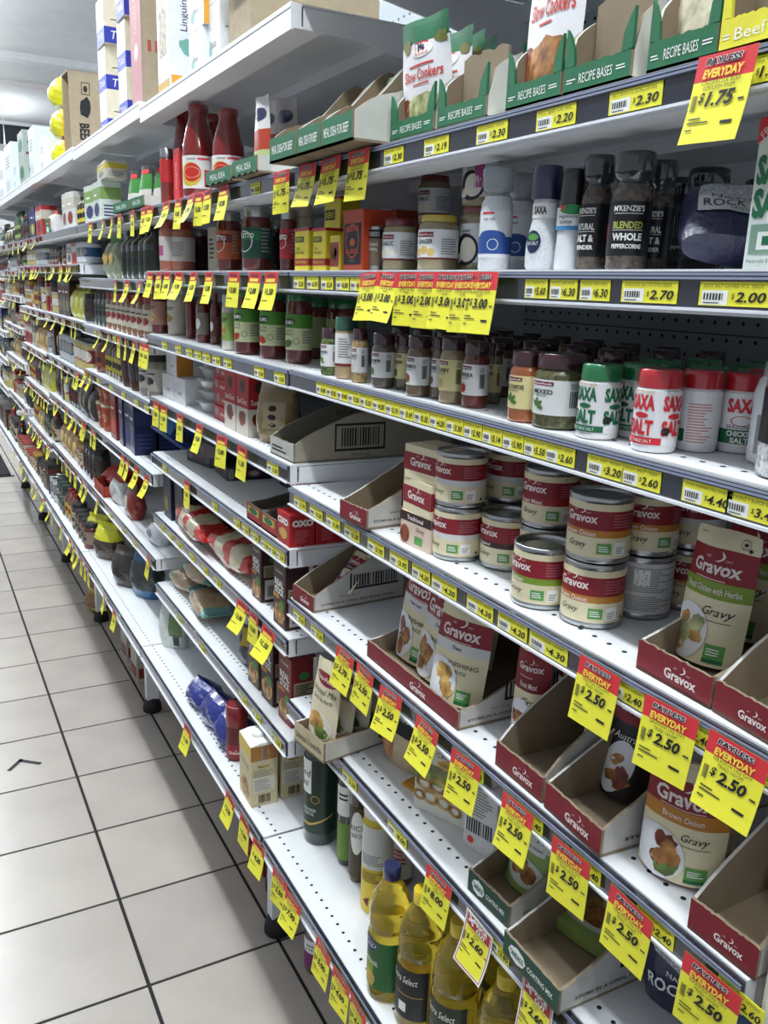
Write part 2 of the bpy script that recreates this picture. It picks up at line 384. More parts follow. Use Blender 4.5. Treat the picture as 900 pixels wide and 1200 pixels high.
def P_pouch(w, h, t, zones, printer=None, back=None, taper=0, rnd=.12, wav=.002, edge=None):
    """stand-up pouch: wide gusset at the foot, flat seal at the top; zones = [(v0, v1, material)]"""
    p = Proto(); f = pouch_y(w, h, t); nx, nz = 12, 18; back = back or zones[-1][2]
    def wd(v):
        k = 1-taper*v
        if v > 1-rnd*.6: k *= 1-.25*((v-1+rnd*.6)/(rnd*.6))**3*rnd
        return k
    vs = sorted(set([0, 1]+[z[0] for z in zones]+[z[1] for z in zones]+[j/nz for j in range(nz+1)])); b = B()
    def P(u, v, s, o=0):
        x = u*w*wd(v); zz = v*h
        if v > .97: zz -= rnd*w*.3*max(0, (abs(u)*2-.75)/.25)**2*.6
        y = -s*(f(u*w, zz)+o)+wav*math.sin(u*9+v*7)*v
        return (x, y, zz)
    for s in (1, -1):
        for j in range(len(vs)-1):
            vm = (vs[j]+vs[j+1])/2; m = back
            if s == 1:
                for z0, z1, mm in zones:
                    if z0 <= vm <= z1: m = mm
            V = [P(-.5+i/nx, vv, s) for vv in (vs[j], vs[j+1]) for i in range(nx+1)]
            b.add(V, [(i, i+1, nx+2+i, nx+1+i) if s == 1 else (i, nx+1+i, nx+2+i, i+1) for i in range(nx)], m, True)
    b.add([P(-.5+i/nx, 0, 1) for i in range(nx+1)]+[P(.5-i/nx, 0, -1) for i in range(nx+1)], [list(range(2*nx+2))[::-1]], back)
    i = p.add('pouch_body', b)
    if printer:
        def fn(x, z, o):
            v = min(.999, max(0, z/h)); u = max(-.5, min(.5, x/(w*wd(v)))); return P(u, v, 1, o+.0004)
        q = Print(fn, step=w/9); printer(q, w, h); p.add('print', q, i)
    return p
def P_tray(w, d, hf, hb, out, front, inner=None, printer=None, sidep=None, wave=0, mid=None, back=True, th=.003, low=.0, curve=1.6):
    """shelf-ready carton cut open at the front: base, low front, two sides that rise to the back, back panel"""
    p = Proto(); inner = inner or BROWN
    p.add('base', B().box(-w/2, w/2, -d/2, d/2, 0, th, inner))
    b = B(); n = 22; rnd = random.Random(int(w*1e4)); tp = [(-w/2+w*i/n, hf+(rnd.random()-.5)*.0016) for i in range(n+1)]
    b.prism([(-w/2, 0), (w/2, 0)]+tp[::-1], lambda a, c: (a, -d/2+th, c), lambda a, c: (a, -d/2, c), inner, front)
    k = p.add('front_panel', b)
    if printer: q = Print(flat(-d/2)); printer(q, w, hf); p.add('lettering', q, k)
    for s in (-1, 1):
        prof = [(-d/2+th, hf)]
        for i in range(1, 13):
            t = i/12; prof.append((-d/2+th+(d-2*th)*t*.9, hf+(hb-hf)*(t**curve)+wave*math.sin(t*9)+(rnd.random()-.5)*.0014))
        prof.append((d/2-th, hb)); b = B()
        o = [(-d/2+th, th), (d/2-th, th)]+prof[::-1]
        if s > 0: b.prism(o, lambda a, c: (w/2-th, a, c), lambda a, c: (w/2, a, c), inner, out)
        else: b.prism(o, lambda a, c: (-w/2, a, c), lambda a, c: (-w/2+th, a, c), out, inner)
        k = p.add('side_panel', b)
        if s > 0 and sidep: q = Print(sideX(w/2)); sidep(q, d, hb, hf); p.add('print', q, k)
    if back: p.add('back_panel', B().box(-w/2, w/2, d/2-th, d/2, th, hb, inner))
    return p
def P_bag(w, h, t, m, m2=None, crinkle=.004, seed=1, printer=None, seal=True, n=14, zones=None):
    """filled plastic bag with a crimped top seal"""
    p = Proto(); rnd = random.Random(seed); b = B(); nz = 14; ph = [rnd.random()*6 for _ in range(6)]
    def P(a, v, o=0):
        fat = (math.sin(math.pi*min(1, .12+v*.95))**.5) if v < 1 else 0
        fx = .86+.14*math.sin(math.pi*v); c, s = math.cos(a), math.sin(a); q = (abs(c)**3+abs(s)**3)**(-1/3)
        cr = crinkle*.45*(math.sin(4*a+ph[0]+v*7)+.7*math.sin(11*a+ph[1]-v*19)+.6*math.sin(23*v+ph[2]+a*5))*min(1, v*6)
        return ((w/2*fx+cr+o)*c*q*1.0, (t/2*max(fat, .06)+cr*fat+o)*s*q, v*h)
    N = 24; vs = [j/nz for j in range(nz+1)]
    for j in range(nz):
        V = [P(2*math.pi*k/N, v) for v in (vs[j], vs[j+1]) for k in range(N)]; mm = m
        if m2 and vs[j] > .8: mm = m2
        if zones:
            for z0, z1, zm in zones:
                if z0 <= (vs[j]+vs[j+1])/2 <= z1: mm = zm
        b.add(V, [(k, (k+1) % N, N+(k+1) % N, N+k) for k in range(N)], mm, True)
    b.add([P(2*math.pi*k/N, 0) for k in range(N)], [list(range(N))[::-1]], m)
    if seal: b.add([(x, y, z) for z in (h*.985, h*1.06) for y in (-.0015, .0015) for x in (-w*.43, w*.43)], [(0, 1, 5, 4), (2, 6, 7, 3), (0, 4, 6, 2), (1, 3, 7, 5), (4, 5, 7, 6)], m2 or m)
    i = p.add('bag_body', b)
    if printer:
        def fn(x, z, o):
            v = min(.98, max(0, z/h)); a = -math.pi/2+max(-1.2, min(1.2, x/(w/2)*1.0)); return P(a, v, o+.0008)
        q = Print(fn, step=w/12); printer(q, w, h); p.add('print', q, i)
    return p
def P_bottle(prof, r, h, body, cap, capz, capr, label=None, lz=(.2, .55), printer=None, sq=0, n=20, arc=1.3, ay=1, capprof=None, ridge=0):
    p = Proto(); pr = [(a*r, c*h) for a, c in prof]
    if ridge:
        o = []
        for (a, c), (a2, c2) in zip(pr, pr[1:]):
            for t in range(4): o.append((a+(a2-a)*t/4, c+(c2-c)*t/4))
        pr = [(a-(ridge*r if i % 2 and .02*h < c < .7*h else 0), c) for i, (a, c) in enumerate(o+[pr[-1]])]
    p.add('bottle_body', B().lathe(pr, body, n, sq=sq, ay=ay))
    cp = capprof or [(1, 0), (1.02, .1), (1, .95), (.92, 1)]
    p.add('cap', B().lathe([(capr*r*a, (capz+(1-capz)*c)*h) for a, c in cp], cap, n))
    if label:
        if sq: q = Print(lambda x, z, o: (x, -r*ay*(1.0)-o-.0006, z))
        else: q = Print(cyl(r*1.004), r*.22)
        a = r*arc; q.rect(-a, lz[0]*h, a, lz[1]*h, label, nx=12); q.up()
        if printer: printer(q, r, h)
        p.add('label', q)
    return p
# ---------------------------------------------------------------- placing by what the photograph shows
def hdir(px, py):
    d = ray(px, py); d.z = 0; return d.normalized()
def spot_round(cx, yb, wpx, z, X=None):
    """centre and radius of a round thing whose foot is seen at (cx, yb)"""
    if X is None: c = onz(cx, yb, z)
    else: c = Vector((X, Yat(cx, X, z), z))
    k = proj(c)[2]; r = wpx/2*k/F_PX; d = hdir(cx, yb); c = c+d*r if X is None else c
    c.x = max(c.x, r+.002) if z > .51 or z < .4 else max(c.x, r-.04)
    return c, r
def hgt(c, ytop, r=0): 
    d = hdir(*proj(c)[:2]); return Zat(ytop, c.x, c.y)-c.z
def facing(cx, yb, z, amt):                            # rotation: -90 faces the aisle; amt turns it towards the camera
    return -90+amt
# ================================================================ nearest bay
Z1, Z2, Z3, Z4, Z5, Z6, ZD = ZS[0][1:]
MAROON = mat('#3c141c', .25, 'glass'); BLACKP = mat('#17171a', .2, 'glass'); NAVY = mat('#1d1f4a', .3, 'glass')
def flatbase(bl, br, z):
    a, c = onz(bl[0], bl[1], z), onz(br[0], br[1], z); return a, c
def put_front(proto_fn, name, bl, br, z, depth, label, cat, group=None, lean=0, X=None, dz=0, wscale=1, inset=0, minx=None, **k):
    """a thing whose front foot runs from pixel bl to pixel br on the plane z (or at depth X)"""
    if X is None: a, c = flatbase(bl, br, z)
    else: a, c = Vector((X, Yat(bl, X, z), z)), Vector((X, Yat(br, X, z), z))
    w = (c-a).length; d = (c-a).normalized(); n = Vector((-d.y, d.x, 0)); m = (a+c)/2+n*(depth/2+inset); m.z = z+dz
    return put(proto_fn(w*wscale), name, m, label, cat, group, rot=(math.radians(lean), 0, math.atan2(d.y, d.x)))
# ---- gravy tins -------------------------------------------------
def tin_print(band, btxt, greenbox=True):
    def f(q, r, h):
        gravox(q, r*-.05, h*.68, r*1.12); q.lines(r*1.0, h*.56, r*1.9, h*.78, 5, mat('#b5606a', .5))
        q.text(btxt, -r*.1, h*.455, h*.075, PINK, bold=.02); q.text('Gravy', -r*.1, h*.27, h*.12, INK, shear=.35)
        q.lines(r*.1, h*.905, r*1.4, h*.925, 1, INK)
        q.rect(r*.55, h*.16, r*1.0, h*.32, MIDG, nx=3); q.rect(r*1.1, h*.14, r*1.5, h*.34, PAPERW, nx=3); q.up()
        q.lines(r*.6, h*.2, r*.95, h*.3, 3, PAPERW); q.lines(r*1.15, h*.17, r*1.45, h*.28, 4, GREYT); q.poly([(r*1.7, h*.14), (r*1.85, h*.14), (r*1.78, h*.2)], INK)
    return f
BANDS = {'roast meat': (mat('#9e1f2a', .4), 'Roast Meat'), 'brown onion': (ORANGE, 'Brown Onion'), 'chicken': (LIME, 'Chicken'), 'cheese': (mat('#d9d9d6', .4), 'Cheese'), 'peppered': (mat('#3a2320', .4), 'Peppered'), 'plain': (mat('#c9c6bb', .4), '')}
CR, CH = .0302, .0635
TINS = {k: P_can(CR, CH, [(0, .38, CREAM), (.38, .51, m), (.51, .87, WINE), (.87, 1, CREAM)], tin_print(m, t)) for k, (m, t) in BANDS.items()}
def back_print(q, r, h):
    q.rect(-r*1.2, h*.1, r*2.2, h*.9, mat('#d6d7d8', .4), nx=14); q.up(); q.lines(-r*.5, h*.45, r*1.6, h*.85, 12, GREYT); q.lines(-r*.5, h*.15, r*1.6, h*.4, 7, GREYT); q.rect(r*.0, h*.55, r*.5, h*.8, PAPERW, nx=3)
TINS['back'] = P_can(CR, CH, [(0, .2, CREAM), (.2, 1, mat('#c9cacb', .4))], back_print)
def tin(kind, x, y, lev, turn, label):
    put(TINS[kind], 'gravy_tin', (x, y, Z4+lev*(CH+.0005)), label, 'tin', 'gravy tins', rz=-90+turn)
tinspots = [((538, 660), 'cheese', 'cheese', 0, 'white-banded gravy tin {} beside the small gravy cartons'), ((592, 653), 'cheese', 'cheese', 0, 'white-banded gravy tin {} in the second rank of tins'),
            ((631, 687), 'roast meat', 'roast meat', 8, 'roast meat gravy tin with red band, {}'), ((690, 738), 'brown onion', 'brown onion', 10, 'orange-banded brown onion gravy tin at the shelf front, {}'),
            ((746, 727), 'back', 'brown onion', 30, 'gravy tin in the pair behind the front brown onion pair, {}'), ((800, 717), 'brown onion', 'cheese', 20, 'gravy tin in the pair nearest the chicken gravy pouch, {}')]
tp = []
def tinpos(q):
    c = onz(q[0], q[1], Z4); c = c+hdir(*q)*CR; return [max(c.x, CR+.002), c.y]
for q, lo, hi, turn, lab in tinspots:
    c = tinpos(q); tp.append(c)
for q in ((592, 671), (631, 716)): tp.append(tinpos(q))
for it in range(200):                               # nudge so that no two tins share space
    for i in range(len(tp)):
        for j in range(i):
            dx, dy = tp[i][0]-tp[j][0], tp[i][1]-tp[j][1]; d = math.hypot(dx, dy) or 1e-6
            if d < 2*CR+.001:
                k = (2*CR+.001-d)/2/d; tp[i][0] += dx*k; tp[i][1] += dy*k; tp[j][0] -= dx*k; tp[j][1] -= dy*k
for c in tp: c[0] = max(c[0], CR+.001)
for c, (q, lo, hi, turn, lab) in zip(tp, tinspots):
    tin(lo, c[0], c[1], 0, turn, lab.format('lower of two')); tin(hi, c[0], c[1], 1, turn+4, lab.format('upper of two'))
tin('peppered', tp[6][0], tp[6][1], 0, 4, 'single gravy tin with dark brown band behind the cheese tins')
tin('chicken', tp[7][0], tp[7][1], 0, 0, 'single green-banded chicken gravy tin at the shelf front')
n = 0
for (x, y) in ((.20, .80), (.20, .72), (.21, .64), (.25, .56), (.28, .76), (.29, .68)):
    for l in (0, 1):
        n += 1; tin(('roast meat', 'brown onion', 'chicken')[n % 3], x, y, l, 20, f"{('roast meat', 'brown onion', 'chicken')[n % 3]} gravy tin at the back of the tins, {ORD[n]} of twelve")
# ---- gravy cartons ----------------------------------------------
def gcart(q, w, h, d):
    q.rect(-w/2, h*.25, w/2, h*.78, WINE); q.up(); gravox(q, 0, h*.52, w*.6)
def gcart_s(q, w, h, d):
    q.rect(-d/2, h*.25, d/2, h*.78, WINE); q.up(); q.lines(-d*.35, h*.35, d*.35, h*.7, 5, mat('#b5606a', .5))
def gcart3(q, w, h, d):
    q.rect(-w/2, h*.72, w/2, h, mat('#3a2320', .5)); q.up(); q.text('Traditional', 0, h*.85, h*.14, PINK, bold=.02); q.text('Gravy', w*.18, h*.55, h*.16, INK, shear=.3)
    q.ell(-w*.33, h*.3, w*.15, h*.28, FOODS[2]); q.rect(w*.0, h*.1, w*.25, h*.35, MIDG)
PBK = mat('#d9c2ad', .6)
def gcart3s(q, w, h, d):
    q.rect(-d/2, 0, d/2, h*.99, PBK); q.up(); q.lines(-d*.4, h*.7, d*.4, h*.9, 3, GREYT); q.ring(-d*.2, h*.35, .006, .0065, GREYT); q.lines(0, h*.2, d*.4, h*.6, 5, GREYT); q.rect(-d/2, h*.72, d/2, h*.99, mat('#3a2320', .5), off=.0003)
cw, cdp, chh = .066, .05, .041
c0 = (onz(465, 634, Z4)+onz(491, 648, Z4))/2; ang = math.degrees(math.atan2(onz(491, 648, Z4).y-onz(465, 634, Z4).y, onz(491, 648, Z4).x-onz(465, 634, Z4).x))
c0 = Vector((max(c0.x, .012)+cdp/2, c0.y-.004, Z4))
for i, (f, s_, m, lb, dx, tw) in enumerate(((gcart3, gcart3s, PBK, 'cream gravy carton at the bottom of a stack of three', 0, 4), (gcart, gcart_s, CREAM, 'wide maroon and cream gravy carton, middle of a stack of three', .001, 0), (gcart, gcart_s, CREAM, 'small maroon gravy carton on top of a stack of three', .003, 8))):
    put(P_box(cw, cdp, chh, m, f, s_), 'gravy_carton', (c0.x+dx, c0.y, Z4+i*(chh+.0005)), lb, 'carton', 'stacked gravy cartons', rz=-90+tw)
# ---- shelf-ready gravy trays -------------------------------------
TRAYF = mat('#7e1b27', .6, 'card'); SIDEW = mat('#c4c1ba', .7, 'card')
def g_front(q, w, h): gravox(q, w*.1, h*.42, min(w*.42, h*1.6))
def g_side(q, d, hb, hf):
    q.text('SINGLE WT 2.1kg', -d*.15, hf*.75, hf*.13, INK); q.text('STORE IN A COOL, DRY PLACE AWAY', -d*.02, hf*.38, hf*.15, INK, w=d*.8, bold=.02)
    q.rect(-d*.12, hf*1.05, d*.42, hf*1.18, INK); q.rect(-d*.12, hf*1.05, -d*.10, hf*2.1, INK); q.barcode(-d*.08, hf*1.2, d*.42, hf*2.0, n=34)
def g_side_in(q, d, hb, hf):
    q.text('STORE IN A COOL, DRY PLACE', 0, hf*.4, hf*.15, INK, w=d*.75, bold=.02); q.barcode(-d*.0, hf*1.0, d*.42, hf*1.9, n=34); q.rect(-d*.02, hf*.92, d*.42, hf*1.0, INK)
def gtray(d, hf, hb, side=g_side, **k): return lambda w: P_tray(w, d, hf, hb, SIDEW, TRAYF, printer=g_front, sidep=side, **k)
put_front(gtray(.14, .026, .085, curve=1.1), 'display_tray', (398, 607), (429, 622), Z4, .14, 'empty maroon-fronted gravy tray beside the stacked cartons on the tin shelf', 'tray', 'open display trays')
put_front(gtray(.20, .026, .105, curve=1.2), 'display_tray', (745, 783), (831, 832), Z4, .20, 'maroon gravy tray holding the chicken gravy pouch', 'tray', 'open display trays')
put_front(gtray(.20, .026, .125, curve=.85), 'display_tray', (834, 834), (912, 881), Z4, .20, 'empty maroon gravy tray right of the chicken gravy pouch', 'tray', 'open display trays')
put_front(gtray(.17, .026, .095, curve=.9), 'display_tray', (343, 702), (367, 719), Z5, .17, 'maroon gravy tray at the left end of the pouch shelf', 'tray', 'open display trays')
put_front(gtray(.17, .024, .09, curve=1.5), 'display_tray', (430, 769), (536, 857), Z5, .17, 'long maroon tray holding the finishing sauce pouches', 'tray', 'open display trays')
put_front(gtray(.22, .028, .145, curve=.8), 'display_tray', (580, 896), (634, 942), Z5, .22, 'empty torn maroon gravy tray in the middle of the pouch shelf', 'tray', 'open display trays')
put_front(gtray(.22, .028, .13, g_side_in, curve=.95), 'display_tray', (637, 946), (702, 1006), Z5, .22, 'maroon gravy tray with a barcode side and one pouch left inside', 'tray', 'open display trays')
put_front(gtray(.22, .028, .13, curve=.85), 'display_tray', (805, 1087), (884, 1151), Z5, .22, 'maroon gravy tray at the near end of the pouch shelf', 'tray', 'open display trays')
# ---- gravy pouches -----------------------------------------------
def plate(q, x, z, rx, rz, foods, tilt=-.3):
    q.ell(x, z, rx, rz, mat('#e9e9ec', .4), 20, rings=3, tilt=tilt); q.up(); rnd = random.Random(int(x*1e4)+7)
    for i, f in enumerate(foods):
        for k in range(3): q.ell(x+(rnd.random()-.25)*rx*.8, z+(rnd.random()-.5)*rz*1.1, rx*.30, rz*.30, f, 11, .5, tilt=rnd.random()*3)
        q.up()
def oz(q, x, z, r):
    q.ring(x, z, r*.93, r, INK); q.ell(x, z, r*.45, r*.32, INK, 9, .5); q.text('MADE IN', x, z+r*.68, r*.22, INK); q.text('AUSTRALIA', x, z-r*.68, r*.22, INK)
def gp(band, btxt, bcol, foods, word='Gravy', wine=(.62, .86), bz=(.5, .62), btc=None):
    zones = [(0, bz[0], CREAM), (bz[0], bz[1], bcol), (wine[0], wine[1], WINE), (wine[1], 1, CREAM)]
    def f(q, w, h):
        gravox(q, -w*.02, h*(wine[0]+.10), w*.72); q.lines(-w*.3, h*(wine[0]+.01), w*.3, h*(wine[0]+.022), 1, PINK)
        if btxt: q.text(btxt, 0, h*(bz[0]+bz[1])/2, h*.05 if not btc else h*.035, btc or PINK, w=w*.8 if len(btxt) > 12 else w*.5 if not btc else None, bold=.01)
        oz(q, w*.29, h*.925, w*.075); q.poly([(w*.37, h*.87), (w*.41, h*.885), (w*.38, h*.905), (w*.34, h*.89)], INK); q.lines(-w*.4, h*.95, -w*.25, h*.962, 1, INK)
        if word == 'Gravy': q.text('Gravy', w*.18, h*.40, h*.085, INK, shear=.35); q.rect(w*.0, h*.335, w*.36, h*.34, INK)
        else: q.text('FINISHING', w*.12, h*.40, h*.045, INK, w=w*.56); q.text('SAUCE', w*.12, h*.33, h*.035, INK)
        q.rect(w*.12, h*.06, w*.36, h*.17, MIDG); q.rect(w*.12, h*.03, w*.36, h*.06, GRN); q.up(); q.lines(w*.15, h*.09, w*.33, h*.15, 3, PAPERW)
        plate(q, -w*.25, h*.215, w*.36, h*.215, foods)
    return lambda w, h, t: P_pouch(w, h, t, zones, f, back=WINE)
def pouch(fn, name, bl, br, z, ytop, depth, label, lean=-8, dz=.0072, group='gravy pouches', X=None, cat='pouch', inset=0, xtop=None):
    if X is None: a, c = onz(bl[0], bl[1], z), onz(br[0], br[1], z)
    else: a, c = Vector((X, Yat(bl, X, z), z)), Vector((X, Yat(br, X, z), z))
    m = (a+c)/2; d = (c-a).normalized(); nn = Vector((-d.y, d.x, 0)); m = m+nn*(depth/2+inset); h = (Zat(ytop, m.x-math.sin(math.radians(lean))*.12*0, m.y)-z)
    m.z = z+dz; L = math.radians(lean)
    return put(fn((c-a).length, h/max(.5, math.cos(L)), depth), name, m, label, cat, group, rot=(L, 0, math.atan2(d.y, d.x)))
CHK = [FOODS[4], FOODS[1], FOODS[3]]
pouch(gp('c', 'Roast Chicken with Herbs', LIME, CHK), 'gravy_pouch', (770, 775), (844, 806), Z4, 634, .045, 'chicken with herbs gravy pouch with lime band in a tray', lean=-6, inset=.002)
pouch(gp('c', 'Roast Chicken with Herbs', LIME, CHK), 'gravy_pouch', (812, 742), (880, 772), Z4, 612, .04, 'shaded chicken gravy pouch behind the front chicken gravy pouch', lean=-8)
pouch(gp('c', 'Roast Chicken with Herbs', LIME, CHK), 'gravy_pouch', (845, 715), (905, 738), Z4, 600, .04, 'deepest of the chicken gravy pouches, mostly hidden', lean=-8)
GB = mat('#d6d6d3', .4)
fin = lambda t, foods: gp('f', t, GB, foods, 'F', wine=(.60, .82), bz=(.5, .6), btc=INK)
pouch(fin('Pepper Steak', [FOODS[2], FOODS[0]]), 'sauce_pouch', (449, 768), (490, 798), Z5, 664, .035, 'pepper steak finishing sauce pouch, farthest of the front pouches in the long tray', inset=.004)
pouch(fin('Diane', [FOODS[1], FOODS[0]]), 'sauce_pouch', (472, 790), (522, 826), Z5, 690, .035, 'finishing sauce pouch in the middle of the long tray, partly covered', inset=.004)
pouch(fin('Diane', [FOODS[1], FOODS[4]]), 'sauce_pouch', (492, 822), (552, 848), Z5, 718, .035, 'Diane finishing sauce pouch, front most in the long maroon tray', inset=.0, lean=-10)
for i, (a, c, t) in enumerate((((492, 757), (530, 782), 678), ((520, 768), (565, 796), 690), ((470, 740), (510, 765), 668))):
    pouch(fin('Diane', [FOODS[1]]), 'sauce_pouch', a, c, Z5, t, .03, f'shaded finishing sauce pouch at the back of the long tray, {ORD[i+1]} of three')
RM = mat('#7a1722', .45)
pouch(gp('r', 'Roast Meat', RM, [FOODS[2], FOODS[0]]), 'gravy_pouch', (588, 868), (628, 884), Z5, 750, .035, 'roast meat gravy pouch standing alone right of the long maroon tray', lean=-3, dz=.0014)
pouch(gp('r', 'Roast Meat', RM, [FOODS[2], FOODS[0]]), 'gravy_pouch', (640, 842), (676, 860), Z5, 752, .03, 'shaded roast meat gravy pouch behind the lone roast meat pouch', lean=-3, dz=.0014)
pouch(gp('o', 'Brown Onion', ORANGE, [FOODS[2], FOODS[5], FOODS[0]]), 'gravy_pouch', (738, 1021), (836, 1060), Z5, 903, .045, 'brown onion gravy pouch with a plate of sausages at the shelf front', lean=-4, dz=.002)
pouch(gp('o', 'Brown Onion', ORANGE, [FOODS[2], FOODS[5], FOODS[0]]), 'gravy_pouch', (775, 985), (852, 1018), Z5, 905, .045, 'brown onion gravy pouch directly behind the front brown onion pouch', lean=-4, dz=.002)
BLK = mat('#26201f', .45)
def blackp(w, h, t):
    def f(q, w, h): gravox(q, 0, h*.8, w*.7); plate(q, -w*.1, h*.27, w*.36, h*.25, [FOODS[1], FOODS[0], FOODS[2]]); q.text('Australian', w*.1, h*.55, h*.06, PAPERW, shear=.3)
    return P_pouch(w, h, t, [(0, .66, BLK), (.66, .9, WINE), (.9, 1, CREAM)], f, back=BLK)
pouch(blackp, 'gravy_pouch', (690, 935), (742, 960), Z5, 822, .035, 'black gravy pouch with diced roast vegetables inside the barcode tray', lean=-12)
pouch(gp('c', '', WINE, [FOODS[2]]), 'gravy_pouch', (668, 902), (700, 918), Z5, 815, .03, 'shaded gravy pouch leaning at the back of the torn tray', lean=-10)
pouch(gp('c', '', WINE, [FOODS[2]]), 'gravy_pouch', (893, 1090), (960, 1130), Z5, 985, .035, 'dark gravy pouch inside the tray at the near end', lean=-10)
pouch(gp('t', 'Traditional', BLK, [FOODS[2]]), 'gravy_pouch', (374, 706), (394, 716), Z5, 668, .03, 'small gravy pouch slumped in the leftmost maroon tray', lean=-38, inset=.012, dz=.02)
# ---- spice jars ---------------------------------------------------
def leaf(q, x, z, s, m):
    for a in (0, .9, -.9, 1.8): q.ell(x+s*.5*math.sin(a), z+s*.5*math.cos(a), s*.24, s*.5, m, 8, tilt=-a)
RB = mat('#7c1f2a', .5); LEAFM = mat('#4c7a38', .5)
def spice_extra(word, sub, pic):
    def f(q, r, h):
        q.rect(-r*.7, h*.58, r*.35, h*.635, RB, nx=4); q.up(); q.text('MasterFoods', -r*.17, h*.607, h*.028, PAPERW, w=r*.9, bold=.02)
        q.text(word, -r*.12, h*.50, h*.062, INK, w=min(r*1.2, .012*h/.1*len(word)*.55), bold=.02); q.text(sub, -r*.2, h*.445, h*.025, INK)
        if pic: leaf(q, -r*.35, h*.30, h*.12, LEAFM) if pic == 'leaf' else q.ell(-r*.35, h*.30, r*.3, h*.075, pic, 12, .3)
        q.barcode(r*1.0, h*.30, r*1.45, h*.52, n=14); q.lines(r*1.0, h*.55, r*1.45, h*.63, 3, GREYT)
    return f
CRL = mat('#e2d69a', .5); PWL = mat('#e4e4e2', .5)
spices = [('chives', 370, 441, 25, 381, '#5a6b3a', PWL, 'leaf', 'CHIVES', 'DRIED'), ('garlic', 412, 449.5, 19, 382, '#b59a6a', PWL, mat('#d8c9a8'), 'GARLIC', 'GRANULES'), ('cardamom', 434, 456, 28, 387, '#5d5548', PWL, LEAFM, 'CARDAMOM', 'GROUND'),
          ('cardamom seed', 459, 456, 22, 388, '#6b6250', CRL, LEAFM, 'CARDAMOM', 'PODS'), ('cinnamon', 482, 466, 29, 390, '#6e5540', PWL, mat('#8a4a24'), 'CINNAMON', 'GROUND'), ('nutmeg', 512, 468, 16, 392, '#6b5a44', PWL, mat('#7a5a3a'), 'NUTMEG', 'GROUND'), ('ginger', 528, 474, 30, 391, '#9c8a66', CRL, mat('#c9a870'), 'CURRY', 'POWDER'),
          ('paprika', 555, 479, 31, 397, '#6a1c14', PWL, mat('#b3201c'), 'PAPRIKA', 'GROUND'), ('bay', 577, 474, 18, 399, '#6f6a4a', CRL, LEAFM, 'LEAVES', 'DRIED'), ('all purpose', 601, 497, 42, 408, '#a35a2a', CRL, 'leaf', 'ALL PURPOSE', 'SEASONING'), ('mixed herb', 651, 505, 61, 411, '#5c5a3c', PWL, 'leaf', 'MIXED', 'HERB BLEND')]
MADE = {}; occ3 = []
def sep(c, r, occ, z0=None):
    for it in range(60):
        mv = False
        for (x, y, q) in occ:
            d = math.hypot(c.x-x, c.y-y)
            if d < r+q+.0006 and d > 1e-6: k = (r+q+.0006-d)/d; c.x += abs(c.x-x)*k+.0005; c.y += (c.y-y)*k; mv = True
        if not mv: break
    occ.append((c.x, c.y, r)); return c
for nm, cx, yb, wp, yt, cont, lab, pic, word, sub in spices:
    c, r = spot_round(cx, yb, wp, Z3); h = hgt(c, yt+4); c = sep(c, r, occ3)
    pr = P_jar(r, h, MAROON, mat(cont, .25, 'grain' if nm in ('chives', 'mixed herb', 'garlic') else 'glass'), lab, None, lh=.2, lab=(.19, .66), neck=.82, lidr=.93, extra=spice_extra(word, sub, pic), shoulder=.74)
    MADE[nm] = (pr, r, h)
    put(pr, 'spice_jar', c, f'{nm} spice jar with maroon lid at the front of the spice shelf', 'spice jar', 'front spice jars', rz=-90+16)
c, r = spot_round(395, 445, 26, Z3); h = hgt(c, 372); c = sep(c, r, occ3)
put(P_jar(r, h, mat('#15563a', .3, 'glass'), mat('#b89c74', .3, 'glass'), PWL, None, lh=.22, lab=(.24, .74), neck=.9, lidr=1.02, extra=lambda q, r, h: (q.rect(-r*1.6, h*.21, r*2.6, h*.25, mat('#7c1f22'), nx=12), q.lines(0, h*.35, r*1.2, h*.68, 8, GREYT))), 'spice_jar', c, 'tall spice jar with dark green lid beside the chives jar', 'spice jar', 'front spice jars', rz=-70)
base = MADE['cinnamon']; n = 0
for row in range(3):
    for i in range(8):
        x = .115+row*.062; y = 1.10-i*.062-row*.01
        c = Vector((x, y, Z3)); r = base[1]
        if any(math.hypot(x-a, y-b_) < r+q for a, b_, q in occ3): continue
        n += 1; occ3.append((x, y, r)); put(base[0] if (i+row) % 3 else MADE['paprika'][0], 'spice_jar', c, f'shaded maroon-lidded spice jar behind the front row, {ORD[n]} of the hidden jars', 'spice jar', 'spice jars at the back', rz=-65)
